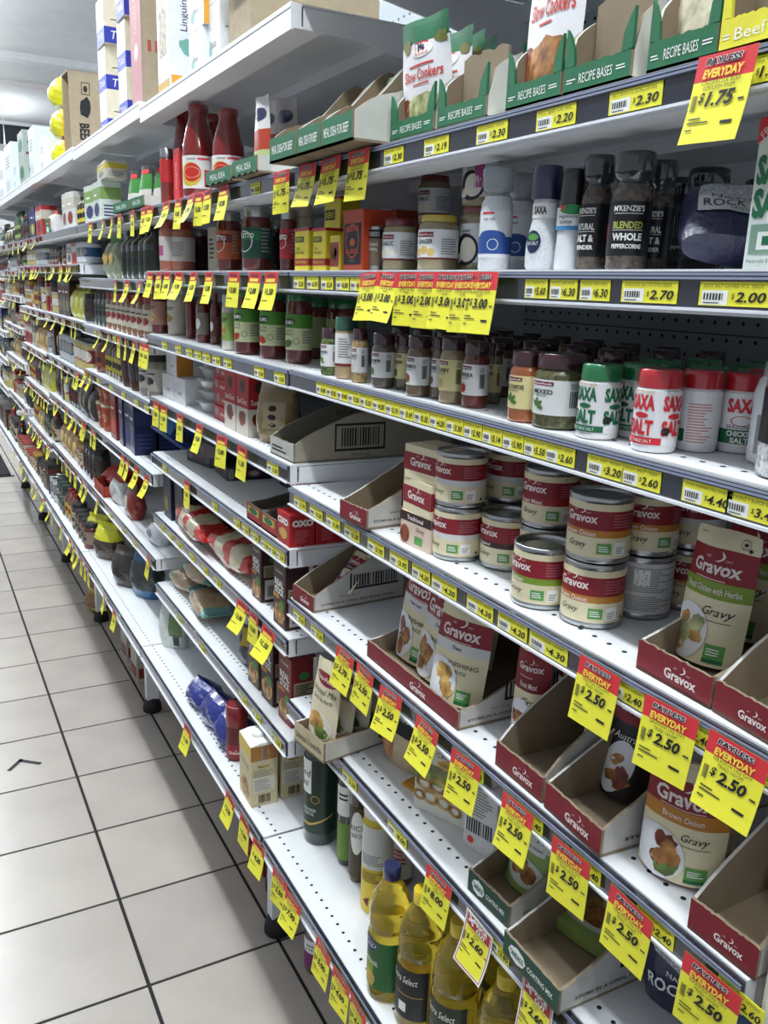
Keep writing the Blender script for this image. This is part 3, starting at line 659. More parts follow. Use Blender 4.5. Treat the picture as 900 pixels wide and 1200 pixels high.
# ---- salt shakers --------------------------------------------------
def salt_print(col, kind):
    def f(q, r, h):
        if kind == 'chicken':
            q.text('SAXA', 0, h*.60, h*.18, col, w=r*1.4, bold=.05); q.ring(0, h*.41, r*.42, r*.48, col, ez=.5); q.text('SEASONED', 0, h*.335, h*.045, INK, w=r*1.3)
            q.rect(-r*1.1, h*.12, r*1.1, h*.30, GRN, nx=8); q.up(); q.text('CHICKEN', 0, h*.25, h*.07, PAPERW, w=r*1.2, bold=.04); q.text('SALT', 0, h*.165, h*.07, PAPERW, w=r*.8, bold=.04); return
        if kind == 'back':
            q.lines(-r*.3, h*.12, r*.9, h*.62, 14, mat('#cc8888')); q.rect(-r*1.2, h*.12, -r*.4, h*.28, GRN, nx=4); return
        for o in (-1.55, 0, 1.55):
            q.text('SAXA', o*r, h*.605, h*.19, col, w=r*1.2, bold=.05); q.ell(o*r, h*.45, r*.35, h*.035, col, 14); q.up(); q.text('SALT', o*r, h*.305, h*.19, col, w=r*1.2, bold=.05)
        q.text('ANNO 1850', 0, h*.735, h*.04, GOLD, w=r*1.1); q.rect(-r*1.4, h*.1, r*1.0, h*.185, col, nx=10); q.up(); q.text('IODISED TABLE SALT', -r*.2, h*.142, h*.04, PAPERW, w=r*1.6)
        q.ell(r*1.15, h*.27, r*.2, h*.05, INK, 12)
    return f
def shaker(r, h, cap, col, kind): 
    return P_bottle([(.9, 0), (.98, .015), (1, .05), (1, .68), (.96, .76), (.9, .79), (.9, .8)], r, h, mat('#e9e9ea', .35, 'paint'), cap, .78, .97, mat('#ececec', .35), (.09, .75), salt_print(col, kind), arc=2.2, capprof=[(1, 0), (1, .6), (.97, .9), (.9, 1)])
SG, SR = mat('#1c7a44', .3, 'glass'), mat('#c01f2a', .3, 'glass'); TG, TR = mat('#1d6b44', .4), mat('#d02a35', .4)
for nm, cx, yb, wp, yt, cap, col, kind, tw in (('green-capped iodised salt shaker, leftmost of the shakers', 698, 516.5, 49, 422, SG, TG, 'salt', 6), ('green-capped salt shaker tucked between green and red shakers', 743, 515, 47, 421, SG, TG, 'salt', 0),
        ('red-capped SAXA SALT shaker at the front', 764, 532, 52, 428, SR, TR, 'salt', 4), ('red-capped salt shaker turned to show its back label', 813, 531, 48, 429, SR, TR, 'back', 30), ('red-capped seasoned chicken salt shaker', 855, 532.5, 50, 432, SR, TR, 'chicken', 42)):
    c, r = spot_round(cx, yb, wp, Z3); h = hgt(c, yt+5); c = sep(c, r, occ3); MADE[kind+str(cap.name)] = (shaker(r, h, cap, col, kind), r, h)
    put(MADE[kind+str(cap.name)][0], 'salt_shaker', c, nm, 'salt shaker', 'salt shakers', rz=-90+tw)
n = 0
for (x, y, k) in ((.12, .60, SG), (.12, .545, SG), (.175, .60, SG), (.175, .545, SG), (.13, .49, SR), (.14, .435, SR), (.19, .48, SR), (.235, .575, SG)):
    pr, r, h = MADE['salt'+k.name]; c = Vector((x, y, Z3))
    if any(math.hypot(x-a, y-b_) < r+q-.001 for a, b_, q in occ3): continue
    occ3.append((x, y, r)); n += 1; put(pr, 'salt_shaker', c, f"{'green' if k is SG else 'red'}-capped salt shaker in the back rows, {ORD[n]} of those", 'salt shaker', 'salt shakers', rz=-80)
def wp_side(q, w, h, d): q.rect(-d*.5, h*.05, d*.5, h*.4, mat('#9a9a9a', .5)); q.up(); q.lines(-d*.3, h*.1, d*.3, h*.35, 5, INK)
put(P_bottle([(.8, 0), (.97, .03), (1, .1), (1, .7), (.9, .82), (.7, .9), (.7, .92)], .026, .078, mat('#e4e5e8', .35), mat('#9fa2a4', .4), .86, .8, mat('#8d8e90', .4), (.12, .5), None, arc=.8), 'pepper_pack', (.075, .426, Z3), 'white pepper shaker with grey lid right of the chicken salt', 'spice jar', rz=-60)
def mk_lbl(q, r, h): q.text("M'KENZIE'S", 0, h*.62, h*.06, PAPERW, w=r*1.2, shear=.1); q.text('BLACK', 0, h*.5, h*.07, PAPERW, bold=.03); q.lines(-r*.5, h*.3, r*.5, h*.4, 3, PAPERW)
put(P_jar(.024, .088, BLACKP, mat('#b9babb', .2, 'grain'), mat('#141416', .4), None, extra=mk_lbl, lab=(.28, .72)), 'spice_jar', (.04, .392, Z3), 'clear peppercorn jar with black label at the near end of the spice shelf', 'spice jar', 'front spice jars', rz=-60)
# ================================================================ nearest bay: grinders and jars (second shelf)
def rnd_at(cx, wp, yt, z, X, minr=0):
    c = Vector((X, Yat(cx, X, z), z)); k = proj(c)[2]; r = wp/2*k/F_PX; return c, r, Zat(yt, c.x, c.y)-z
occ2 = []
def at2(cx, wp, yt, X, z=None):
    c, r, h = rnd_at(cx, wp, yt, z or Z2, X)
    if z is None: c = sep(c, r, occ2)
    return c, r, h
YT = mat('#e2cf2a', .35, 'paint'); YR = mat('#9c1f22', .45)
def must(q, w, h, d):
    q.rect(-w/2, h*.12, w/2, h*.30, YR); q.rect(-w*.42, h*.72, w*.2, h*.86, INK); q.up(); q.text("KEEN'S", -w*.1, h*.79, h*.09, YEL, w=w*.5); q.text('DRY', -w*.2, h*.55, h*.07, INK); q.text('MUSTARD', -w*.1, h*.45, h*.06, INK, w=w*.6); q.text('TRADITIONAL', 0, h*.21, h*.06, YEL, w=w*.8)
def must_s(q, w, h, d): q.rect(-d/2, h*.12, d/2, h*.30, YR); q.up(); q.lines(-d*.3, h*.4, d*.3, h*.8, 6, INK)
def tinbox(w, d, h, body, lid, front, side):
    p = P_box(w, d, h*.93, body, front, side, seam=False); p.add('lid', B().box(-w/2-.0007, w/2+.0007, -d/2-.0007, d/2+.0007, h*.93, h, lid)); return p
def box2(x0, x1, yt, X, depth, fn, name, label, cat, group=None, z=None, rz=-90, near=True):
    """box on the second shelf: front edge seen from column x0 to x1 at depth X"""
    z = z or Z2; ya, yb = Yat(x0, X, z), Yat(x1, X, z); h = Zat(yt, X, yb)-z
    return put(fn(ya-yb, depth, h), name, (X+depth/2, (ya+yb)/2, z), label, cat, group, rz=rz)
for i, (a, c) in enumerate(((345, 361), (366, 381))):
    box2(a, c, 267, .012, .035, lambda w, d, h: tinbox(w, d, h, YT, mat('#a81f24', .35), must, must_s), 'mustard_tin', ('yellow mustard powder tin with red band, leftmost on the grinder shelf', 'yellow mustard powder tin beside the small red-fronted packet')[i], 'tin', 'mustard tins')
box2(379, 397, 226, .075, .035, lambda w, d, h: tinbox(w, d, h, YT, mat('#a81f24', .35), must, must_s), 'mustard_tin', 'tall yellow mustard tin behind the two front mustard tins', 'tin', 'mustard tins')
box2(386, 397, 276, .012, .03, lambda w, d, h: P_box(w, d, h, mat('#d8c23a', .4), lambda q, w, h, d: (q.rect(-w*.45, h*.1, w*.45, h*.8, mat('#8a2418')), q.ell(0, h*.45, w*.3, h*.2, FOODS[4])), None), 'spice_packet', 'small yellow packet with red panel between mustard and curry tins', 'packet')
OT = mat('#b5401e', .4, 'paint')
def curry(q, w, h, d):
    q.rect(-w*.42, h*.1, w*.42, h*.84, INK); q.up(); q.text("KEEN'S", 0, h*.74, h*.1, mat('#c8502a'), w=w*.62, bold=.02); q.ring(0, h*.52, w*.30, w*.34, OT, ez=1.1); q.ell(0, h*.5, w*.13, h*.07, mat('#c8502a')); q.text('CURRY', 0, h*.34, h*.09, mat('#c8502a'), w=w*.66, bold=.02); q.text('POWDER', 0, h*.17, h*.04, GREYT)
box2(401, 424, 245, .015, .04, lambda w, d, h: tinbox(w, d, h, OT, OT, curry, lambda q, w, h, d: q.lines(-d*.2, h*.1, d*.3, h*.3, 5, GREYT)), 'curry_tin', 'tall orange curry powder tin with black panel', 'tin')
box2(447, 462, 246, .13, .04, lambda w, d, h: tinbox(w, d, h, OT, OT, curry, None), 'curry_tin', 'orange curry tin half hidden behind the garlic jar', 'tin')
c, r, h = at2(441, 19, 266, .035); put(P_can(r, h, [(0, 1, mat('#7a6a58', .4))], lambda q, r, h: (q.rect(-r*1.4, h*.72, r*1.6, h*.92, INK, nx=8), q.up(), q.text("M'KENZIE'S", 0, h*.82, h*.1, PAPERW, w=r*1.6), q.text('Ground', 0, h*.6, h*.1, PAPERW, w=r*1.2), q.text('Nutmeg', 0, h*.48, h*.1, PAPERW, w=r*1.2))), 'nutmeg_canister', c, 'brown ground nutmeg canister beside the orange curry tin', 'canister', rz=-60)
PASTE = mat('#8f8260', .25, 'glass'); REDL = mat('#701822', .3, 'glass'); YELL = mat('#c9b03a', .3, 'glass'); WL = mat('#dfe0e0', .45)
def paste(word, pic):
    def f(q, r, h):
        q.rect(-r*1.8, h*.20, r*2.9, h*.235, mat('#6c1a24'), nx=14); q.rect(-r*.5, h*.60, r*.45, h*.69, RB, nx=5); q.up(); q.text('MasterFoods', 0, h*.645, h*.04, PAPERW, w=r*.8); q.text(word, -r*.02, h*.52, h*.085, INK, w=r*.9, bold=.02)
        for k in range(3): q.ell(-r*.45+k*r*.4, h*.33+.04*h*(k % 2), r*.22, h*.07, pic, 12, .2)
        q.lines(r*.85, h*.3, r*1.8, h*.6, 7, GREYT)
    return f
GARL = mat('#e8e2d2', .5); GING = mat('#d3b56a', .5)
c, r, h = at2(467, 39, 258, .045); gj = P_jar(r, h, REDL, PASTE, WL, None, lh=.13, lab=(.22, .74), extra=paste('GARLIC', GARL), shoulder=.84)
put(gj, 'paste_jar', c, 'minced garlic jar with dark red lid on the grinder shelf', 'jar', 'paste jars', rz=-75); g1 = (c.copy(), h)
c, r, h = at2(512, 47, 254, .045); put(P_jar(r, h, YELL, PASTE, WL, None, lh=.12, lab=(.22, .74), extra=paste('GINGER', GING), shoulder=.84), 'paste_jar', c, 'ginger paste jar with yellow lid on the grinder shelf', 'jar', 'paste jars', rz=-72); g2 = (c.copy(), h)
X = .125; c = Vector((X, Yat(505, X, Z2), Z2)); hh = .072
for l in range(2): put(gj, 'paste_jar', (c.x, c.y, Z2+l*g1[1]), ('red-lidded garlic jar hidden behind the ginger jar', 'red-lidded garlic jar stacked on another behind the ginger jar')[l], 'jar', 'paste jars', rz=-75)
BLKD = mat('#1a1a1e', .5)
def gb(q, r, h):
    q.ell(-r*.1, h*.34, r*.75, h*.25, BLKD, 20); q.up(); q.ell(.02*r, h*.34, r*.5, h*.19, GARL, 18); q.ell(-r*.5, h*.22, r*.2, h*.08, GARL, 12); q.text('garlic', -r*.1, h*.62, h*.07, INK)
def gb2(q, r, h): gb(q, r, h); q.rect(r*.1, h*.3, r*.6, h*.7, mat('#b8488a', .5), nx=4)
c, r, h = at2(556, 44, 244, .085); j1 = P_jar(r, h, REDL, PASTE, WL, None, lh=.1, lab=(.15, .74), extra=gb, shoulder=.86); put(j1, 'paste_jar', c, 'large garlic jar with black swirl label, lower of two', 'jar', 'paste jars', rz=-70)
j2 = P_jar(r*1.0, h*.9, REDL, PASTE, WL, None, lh=.1, lab=(.15, .74), extra=gb2, shoulder=.86); put(j2, 'paste_jar', (c.x, c.y, Z2+h), 'large garlic jar with pink panel label, stacked on the other', 'jar', 'paste jars', rz=-62)
# grinders
CLR = mat('#c9ced2', .12, 'oil', t=.5); SALTW = mat('#d9dcdf', .3, 'grain', scale=500, lo=.86, hi=1.06); GRB = mat('#2c4f96', .45)
GRPROF = [(.94, 0), (1, .02), (1, .60), (.96, .66), (.80, .70), (.80, .72)]
def grinder(r, h, body, cap, lab, printer, lz=(.12, .58), arc=2.2): return P_bottle(GRPROF, r, h, body, cap, .70, .93, lab, lz, printer, arc=arc, capprof=[(.86, 0), (.86, .12), (.78, .14), (.78, .22), (.98, .26), (1.06, .5), (1.1, .8), (1.08, .95), (.98, 1)])
def blue(q, r, h): q.rect(-r*2.2, h*.16, r*2.2, h*.33, GRB, nx=14); q.up(); q.ell(0, h*.33, r*.9, h*.06, GRB, 18); q.text('sea salt', -r*.2, h*.5, h*.03, INK); q.rect(-r*.7, h*.545, r*.1, h*.565, RED, nx=3); q.ring(r*.1, h*.25, r*.3, r*.34, PAPERW)
for lb, cx, wp, yt, XX in (('clear salt grinder with blue wave label at the front', 578, 37, 198, .03), ('clear salt grinder behind the front blue-labelled one', 604, 34, 205, .075)):
    c, r, h = at2(cx, wp, yt, XX); put(grinder(r, h, SALTW, CLR, mat('#e4e6e8', .4), blue), 'salt_grinder', c, lb, 'grinder', 'salt grinders', rz=-50)
c, r, h = at2(634, 40, 196, .03)
def saxag(q, r, h): q.text('SAXA', 0, h*.575, h*.07, INK, w=r*.8, bold=.03)
pg = P_bottle([(.85, 0), (.97, .03), (1, .12), (.97, .26), (.80, .42), (.72, .48), (.70, .66), (.70, .68)], r, h, SALTW, NAVY, .68, .86, None)
q = Print(cyl(r*.73)); q.rect(-r*.9, h*.50, r*.9, h*.645, PAPERW, nx=10); q.up(); q.text('SAXA', -r*.1, h*.575, h*.075, INK, w=r*.75, bold=.03); pg.add('neck_label', q)
q = Print(cyl(r*1.0)); q.ell(-r*.35, h*.27, r*.5, h*.11, mat('#1d2a52'), 18); q.up(); q.ell(-r*.35, h*.315, r*.36, h*.035, MIDG, 14); q.text('SEA SALT', -r*.35, h*.255, h*.035, PAPERW, w=r*.7); pg.add('oval_label', q)
put(pg, 'salt_grinder', c, 'bulb-shaped sea salt grinder with navy patterned cap', 'grinder', rz=-55)
def veg(q, r, h): q.rect(-r*2, h*.40, r*2, h*.44, mat('#3f8fc8'), nx=10); q.ell(r*.3, h*.60, r*.9, h*.05, mat('#2f8a4a'), 14); q.text('vegetable', 0, h*.53, h*.045, INK, w=r*1.4); q.text('BLENDER', -r*.1, h*.475, h*.03, INK, w=r*.9); q.rect(-r*.6, h*.58, -r*.2, h*.64, RED, nx=2)
c, r, h = at2(664, 32, 200, .035); put(P_bottle([(.95, 0), (1, .03), (.92, .3), (.9, .62), (.85, .64)], r, h, mat('#dcdfe2', .35), BLACKP, .62, .9, mat('#e8eaec', .4), (.40, .62), veg, sq=0, arc=2), 'salt_grinder', c, 'white vegetable blend grinder with black cap', 'grinder', rz=-55)
PEPC = mat('#5a5048', .25, 'grain', scale=200); DGL = mat('#33363a', .1, 'glass')
def mck(a, b_, col):
    def f(q, r, h):
        q.text("M'KENZIE'S", 0, h*.52, h*.05, PAPERW, w=r*1.5, bold=.02); q.rect(-r*.7, h*.475, r*.7, h*.48, PAPERW, nx=4)
        q.text(a, 0, h*.38, h*.06, col, w=r*1.45, bold=.03); q.rect(-r*.75, h*.335, r*.75, h*.34, PAPERW, nx=4); q.text(b_, 0, h*.28, h*.065, PAPERW, w=r*1.45, bold=.04); q.text('PEPPERCORNS' if b_ == 'WHOLE' else 'GRINDER', 0, h*.2, h*.04, PAPERW, w=r*1.45, bold=.03)
        q.ring(-r*1.45, h*.33, r*.28, r*.34, RED, 14); q.text('+', -r*1.45, h*.33, h*.05, RED)
    return f
LIMEY = mat('#b5bb5a', .5)
for lb, cx, wp, yt, XX, tw, a, b_ in (("black-labelled natural salt and pepper grinder left of the blended peppercorns", 690, 36, 184, .04, 5, 'NATURAL', 'SALT &'), ('blended whole peppercorns grinder with black label', 732, 47, 180, .035, 42, 'BLENDED', 'WHOLE'), ('black-labelled natural grinder behind the blended peppercorns', 764, 34, 190, .075, 20, 'NATURAL', 'SALT &')):
    c, r, h = at2(cx, wp, yt, XX); put(grinder(r, h, PEPC, DGL, mat('#151518', .35), mck(a, b_, LIMEY if b_ == 'WHOLE' else PAPERW)), 'pepper_grinder', c, lb, 'grinder', 'pepper grinders', rz=-90+tw)
for lb, cx, wp, yt, XX in (('dark glass grinder with round black cap behind the salt bag', 817, 46, 199, .15), ('black-capped grinder deep on the shelf behind the salt box', 880, 40, 212, .22), ('dark grinder in shade between the black grinders', 786, 34, 210, .19)):
    c, r, h = at2(cx, wp, yt, XX); put(grinder(r, h, mat('#24262a', .15, 'glass'), BLACKP, mat('#2c3a34', .4), lambda q, r, h: q.text('Pepper', 0, h*.3, h*.06, PAPERW), lz=(.15, .4)), 'pepper_grinder', c, lb, 'grinder', 'pepper grinders', rz=-50)
NB = mat('#1a1c46', .35, 'film')
def rock(word2=True):
    def f(q, w, h):
        q.rect(-w*.36, h*.42, w*.36, h*.80, mat('#c3c5cc', .4, 'grain', scale=400)); q.rect(-w*.36, h*.22, w*.36, h*.43, mat('#cfd0d4', .45)); q.up(); q.up()
        q.text('NATURAL', 0, h*.39, h*.045, INK, w=w*.5); q.text('ROCK SALT', 0, h*.31, h*.08, INK, w=w*.62); q.text('CRYSTALS', 0, h*.245, h*.03, INK); q.text('SAXA', 0, h*.88, h*.09, PAPERW, w=w*.5, bold=.03)
    return f
pb = P_bag(.09, .10, .042, NB, None, .002, 4, rock())
put(pb, 'salt_bag', (.045, .470, Z2+.014), 'navy rock salt bag slumped backwards between grinders and salt box', 'bag', 'rock salt bags', rot=(math.radians(-58), math.radians(6), math.radians(-46)))
def saxabox(q, w, h, d):
    q.poly([(-w/2, h*.83), (-w/2, h), (w*.1, h)], RED); q.up(); q.text('FREE', -w*.3, h*.93, h*.05, PAPERW, rot=.8)
    q.text('SAXA', 0, h*.66, h*.2, TG, w=w*.85, bold=.05); q.text('SALT', 0, h*.44, h*.2, TG, w=w*.85, bold=.05); q.rect(-w*.4, h*.1, w*.4, h*.3, mat('#7fa08c')); q.up(); q.rect(-w*.25, h*.13, w*.1, h*.25, PAPERW); q.up(); q.rect(-w*.15, h*.16, 0, h*.22, TG); q.text('Naturally Evaporated', 0, h*.05, h*.035, GRN, w=w*.8)
box2(868, 930, 128, .02, .05, lambda w, d, h: P_box(w, d, h, mat('#dfe6e0', .45, 'card'), saxabox, None), 'salt_box', 'white and green iodised salt box at the near end of the grinder shelf', 'box')
# ================================================================ nearest bay: recipe mixes (shelf above eye level)
MG = mat('#1e6b45', .5, 'card'); MGR = mat('#cfcfc6', .6, 'card')
def recipe_box(w, d, h, full=True, body=MG, word='RECIPE BASES', insert=True):
    p = P_tray(w, d, h*.26, h*.95, MGR, body, curve=.35, printer=lambda q, w, hf: (q.text(word, 0, hf*.5, hf*.34, PAPERW, w=w*.5), q.lines(-w*.45, hf*.4, -w*.3, hf*.6, 2, PAPERW), q.lines(w*.3, hf*.45, w*.46, hf*.65, 2, PAPERW)),
               sidep=lambda q, d, hb, hf: (q.rect(-d*.05, h*.55, d*.4, h*.9, MG), q.ell(d*.17, h*.6, d*.26, h*.09, MG, 14), q.up(), q.text('M', d*.17, h*.77, h*.16, PAPERW, w=d*.25, bold=.05), q.text('McCormick', d*.17, h*.6, h*.06, PAPERW, w=d*.42, bold=.02)))
    for s in (-1, 1): p.add('front_post', B().prism([(0, h*.26), (w*.15, h*.26), (w*.13, h*.42), (w*.05, h*.56), (0, h*.62)], lambda a, c: (s*(w/2-a), -d/2+.003, c), lambda a, c: (s*(w/2-a), -d/2, c), body))
    if insert:
        pr = [(-w*.44, .004), (w*.44, .004)]+[(w*.44-w*.88*i/16, h*(.86+.05*abs(math.sin(i*.6)))) for i in range(17)]
        p.add('divider', B().prism(pr, lambda a, c: (a, -d/2+.03, c), lambda a, c: (a, -d/2+.027, c), BROWN))
    return p
REDT = mat('#c0392b', .5)
def slow(w, h, t, food=FOODS[3], word='Slow Cookers', top=True):
    def f(q, w, h):
        q.rect(-w*.12, h*.70, w*.12, h*.80, RED); q.text('Slow', -w*.27, h*.53, h*.10, REDT, w=w*.28, bold=.02); q.text('Cookers', w*.15, h*.53, h*.10, REDT, w=w*.48, bold=.02); q.lines(-w*.3, h*.6, w*.3, h*.64, 1, REDT); q.lines(-w*.2, h*.44, w*.2, h*.47, 1, REDT)
        q.ell(.05*w, h*.2, w*.42, h*.17, food, 18, .2, rings=2); q.rect(-w*.48, h*.06, -w*.3, h*.34, mat('#8a3a22'))
        for s in (-1, 1): q.ell(s*w*.35, h*.8, w*.12, h*.06, mat('#b8a03a', .5, 'food', c2='#5a6a2a'), 10, .5)
        q.ell(w*.0, h*.73, w*.2, h*.06, PAPERW); q.up(); q.text('Mc', 0, h*.76, h*.06, NAVY, bold=.05); q.text('McCormick', 0, h*.7, h*.025, RED, w=w*.26)
    return P_pouch(w, h, t, [(0, .32, mat('#6a3a24', .4)), (.32, .8, mat('#e4e2e4', .3)), (.8, 1, GRN if top else mat('#e4e2e4', .3))], f, back=mat('#d8d8d8', .3), rnd=.02)
def rb(x0, x1, yt, d, label, insert=True, body=MG, word='RECIPE BASES', X=.004, h=None):
    ya, yb = Yat(x0, X, Z1), Yat(x1, X, Z1); hh = h or Zat(yt, X, yb)-Z1
    put(recipe_box(ya-yb, d, hh, True, body, word, insert), 'recipe_tray', (X+d/2, (ya+yb)/2, Z1), label, 'tray', 'recipe mix cartons'); return (ya+yb)/2, ya-yb, hh
y_, w_, h_ = rb(457, 507, 58, .09, 'green recipe base carton holding the chicken slow cooker sachets', insert=False)
put(slow(w_*.97, .118, .02), 'recipe_sachet', (.030, y_+.004, Z1+.006), 'slow cookers sachet leaning out of its green carton', 'sachet', 'recipe sachets', rot=(math.radians(6), 0, math.radians(-86)))
for i in range(3): put(slow(w_*.9, .110-.004*i, .01, FOODS[3]), 'recipe_sachet', (.048+.013*i, y_-.004*i, Z1+.0035), f'slow cookers sachet behind the leaning one, {ORD[i+1]} back', 'sachet', 'recipe sachets', rot=(math.radians(-3), 0, math.radians(-90)))
rb(512, 568, 62, .09, 'green recipe base carton with an empty brown cut-out front', h=h_)
y_, w_, _ = rb(592, 655, 0, .09, 'green recipe base carton holding the brown stew sachets', insert=False, h=h_*1.02)
put(slow(w_*.98, .15, .02, FOODS[0], top=False), 'recipe_sachet', (.024, y_+.002, Z1+.004), 'slow cookers sachet with a bowl of brown stew', 'sachet', 'recipe sachets', rot=(math.radians(-2), 0, math.radians(-90)))
rb(659, 737, 0, .09, 'brown cut-out recipe carton between two sachets', h=h_*1.05)
y_, w_, _ = rb(757, 838, 0, .09, 'green recipe carton holding the potato bake sachets', insert=False, h=h_*1.05)
def potato(w, h, t): return P_pouch(w, h, t, [(0, .55, mat('#d9cba2', .4, 'food', c2='#f0e8cc')), (.55, 1, mat('#e4e2e4', .3))], lambda q, w, h: (q.text('Potatoes', 0, h*.66, h*.09, INK, w=w*.8), q.ring(w*.3, h*.52, w*.08, w*.09, INK), q.text('4', w*.3, h*.52, w*.08, INK)), rnd=.02)
put(potato(w_*.86, .14, .02), 'recipe_sachet', (.03, y_+.002, Z1+.006), 'potato bake sachet tilted in its green carton', 'sachet', 'recipe sachets', rot=(math.radians(-4), math.radians(-12), math.radians(-90)))
rb(841, 915, 0, .09, 'yellow recipe carton marked Beef at the near end', body=mat('#e6dc3a', .5, 'card'), word='Beef', h=h_*1.05)
MEAL = lambda w: P_tray(w, .15, .032, .115, MGR, MG, wave=.006, curve=1.2, printer=lambda q, w, h: q.text('MEAL IDEA FOR BEEF', 0, h*.5, h*.34, PAPERW, w=w*.8, bold=.01))
for i, (a, c) in enumerate(((376, 412), (348, 374), (316, 346))):
    Xm = -.04; ya, yb = Yat(a, Xm, Z1), Yat(c, Xm, Z1); put(MEAL(ya-yb), 'recipe_tray', (Xm+.075, (ya+yb)/2, Z1), f"green meal idea for beef tray overhanging the shelf, {ORD[i+1]} from the near side", 'tray', 'meal idea trays')
    if i == 1: put(P_pouch((ya-yb)*.8, .105, .02, [(0, .5, FOODS[3]), (.5, .8, mat('#dcd8d0', .4)), (.8, 1, mat('#5a9a3a', .4))], lambda q, w, h: q.ell(0, h*.68, w*.4, h*.09, RED), rnd=.02), 'recipe_sachet', (.06, (ya+yb)/2, Z1+.004), 'recipe sachet with red oval in the middle meal idea tray', 'sachet', 'recipe sachets', rot=(math.radians(-14), 0, math.radians(-90)))
# ================================================================ nearest bay: crumbs and coating mixes
MFC = mat('#b9ad94', .6, 'card')
mfw = lambda w: P_tray(w, .17, .032, .036, mat('#d3cec2', .7, 'card'), mat('#c3b694', .6, 'card'), printer=lambda q, w, h: q.text('Schnitzel Crumb Mix', 0, h*.5, h*.3, INK, w=w*.85),
    sidep=lambda q, d, hb, hf: (q.ell(d*.28, hf*.5, d*.2, hf*.36, RB, 18), q.up(), q.text('MasterFoods', d*.28, hf*.5, hf*.28, PAPERW, w=d*.33)))
put_front(mfw, 'display_tray', (345, 868), (379, 896), Z6, .17, 'cream tray of schnitzel crumb pouches overhanging the rail', 'tray', 'open display trays')
def schn(w, h, t):
    def f(q, w, h):
        q.ell(0, h*.8, w*.36, h*.07, RB, 20, tilt=-.15); q.up(); q.text('MasterFoods', 0, h*.8, h*.045, PAPERW, w=w*.6, rot=-.15); q.text('Schnitzel Mix', 0, h*.66, h*.07, INK, w=w*.8, shear=.2); q.text('Garlic & Herb', 0, h*.57, h*.05, INK, w=w*.66, shear=.2)
        q.ell(.02*w, h*.27, w*.4, h*.16, mat('#d8d3c4'), 20, rings=2); q.up(); q.ell(-.08*w, h*.31, w*.28, h*.11, FOODS[1], 14, .3); q.ell(w*.12, h*.22, w*.2, h*.07, FOODS[5], 12, .4)
    return P_pouch(w, h, t, [(0, .2, mat('#b9a878', .45)), (.2, 1, mat('#d3c8aa', .45))], f, back=mat('#bdb08e', .5), taper=.12)
a0 = onz(345, 868, Z6); a1 = onz(379, 896, Z6); dd = (a1-a0).normalized(); nn = Vector((-dd.y, dd.x, 0)); mid = (a0+a1)/2
for i in range(5):
    q = mid+nn*(.02+.030*i); put(schn((a1-a0).length*.9, .135, .024), 'crumb_pouch', (q.x, q.y, Z6+.0035), f'schnitzel mix pouch in the cream tray, {ORD[i+1]} from the front', 'pouch', 'schnitzel mix pouches', rot=(math.radians(-7), 0, math.atan2(dd.y, dd.x)))
def inst(w, h, t): return P_pouch(w, h, t, [(0, .75, FOODS[4]), (.75, 1, RB)], lambda q, w, h: q.text('Instant', 0, h*.86, h*.08, PAPERW, shear=.2), rnd=.03)
put(inst(.075, .15, .02), 'crumb_pouch', (.165, .985+.13, Z6), 'maroon-topped instant mix pouch behind the schnitzel pouches', 'pouch', rot=(math.radians(-3), 0, math.radians(-88)))
put(P_bag(.085, .115, .045, mat('#c9b28a', .35, 'film'), None, .002, 3, lambda q, w, h: (q.rect(-w*.12, h*.5, w*.38, h*.95, INK), q.ell(-w*.2, h*.4, w*.14, h*.36, mat('#b5562c', .4, 'food', c2='#e0a070'), 14, .3), q.up(), q.text('PANKO', w*.12, h*.72, h*.08, PAPERW, w=w*.3))), 'crumb_bag', (.075, .965, Z6), 'clear panko crumb bag with black panel and orange prawns', 'bag', rz=-78)
yl = B().box(-.05, .05, -.03, .03, 0, .004, mat('#d09a1c', .4, 'film')); yl.box(-.045, .045, -.028, .028, .004, .007, mat('#c48c18', .4, 'film'))
tag_o = obj('crumb_packet', yl.mesh('crumb_packet')); tag_o.location = (.098, .90, Z6+.0005); tag_o.rotation_euler = (0, 0, .2); tag(tag_o, 'flat golden packet lying under the panko bag', 'packet')
def onion(q, w, h, d):
    q.rect(-w/2, h*.62, w/2, h, mat('#d8d4c4')); q.rect(-w/2, h*.45, w/2, h*.75, mat('#6f8a3a', .5, 'food', c2='#b8c060')); q.up(); q.ell(w*.2, h*.80, w*.28, h*.08, GOLD); q.text('CRUMBS', w*.15, h*.92, h*.07, INK, w=w*.5); q.text('ORIGINAL', w*.2, h*.8, h*.05, INK, w=w*.42); q.up()
    rn = random.Random(3)
    for (x, z, s) in ((-.3, .42, .16), (-.05, .45, .17), (.2, .40, .16), (-.18, .25, .17), (.08, .24, .15), (.3, .2, .13), (-.38, .22, .12)): q.ring(w*x, h*z, w*s*.55, w*s, FOODS[4 if rn.random() > .4 else 1], 16, ez=.75)
put_front(lambda w: P_box(w, .035, .098, mat('#ddd9cc', .5, 'card'), onion, lambda q, w, h, d: (q.rect(-d*.45, h*.05, d*.45, h*.95, PAPERW), q.up(), q.lines(-d*.4, h*.5, d*.4, h*.9, 10, GREYT))), 'crumb_box', (484, 944), (545, 974), Z6, .035, 'crumbs box with golden onion rings on its front', 'box', 'crumb boxes')
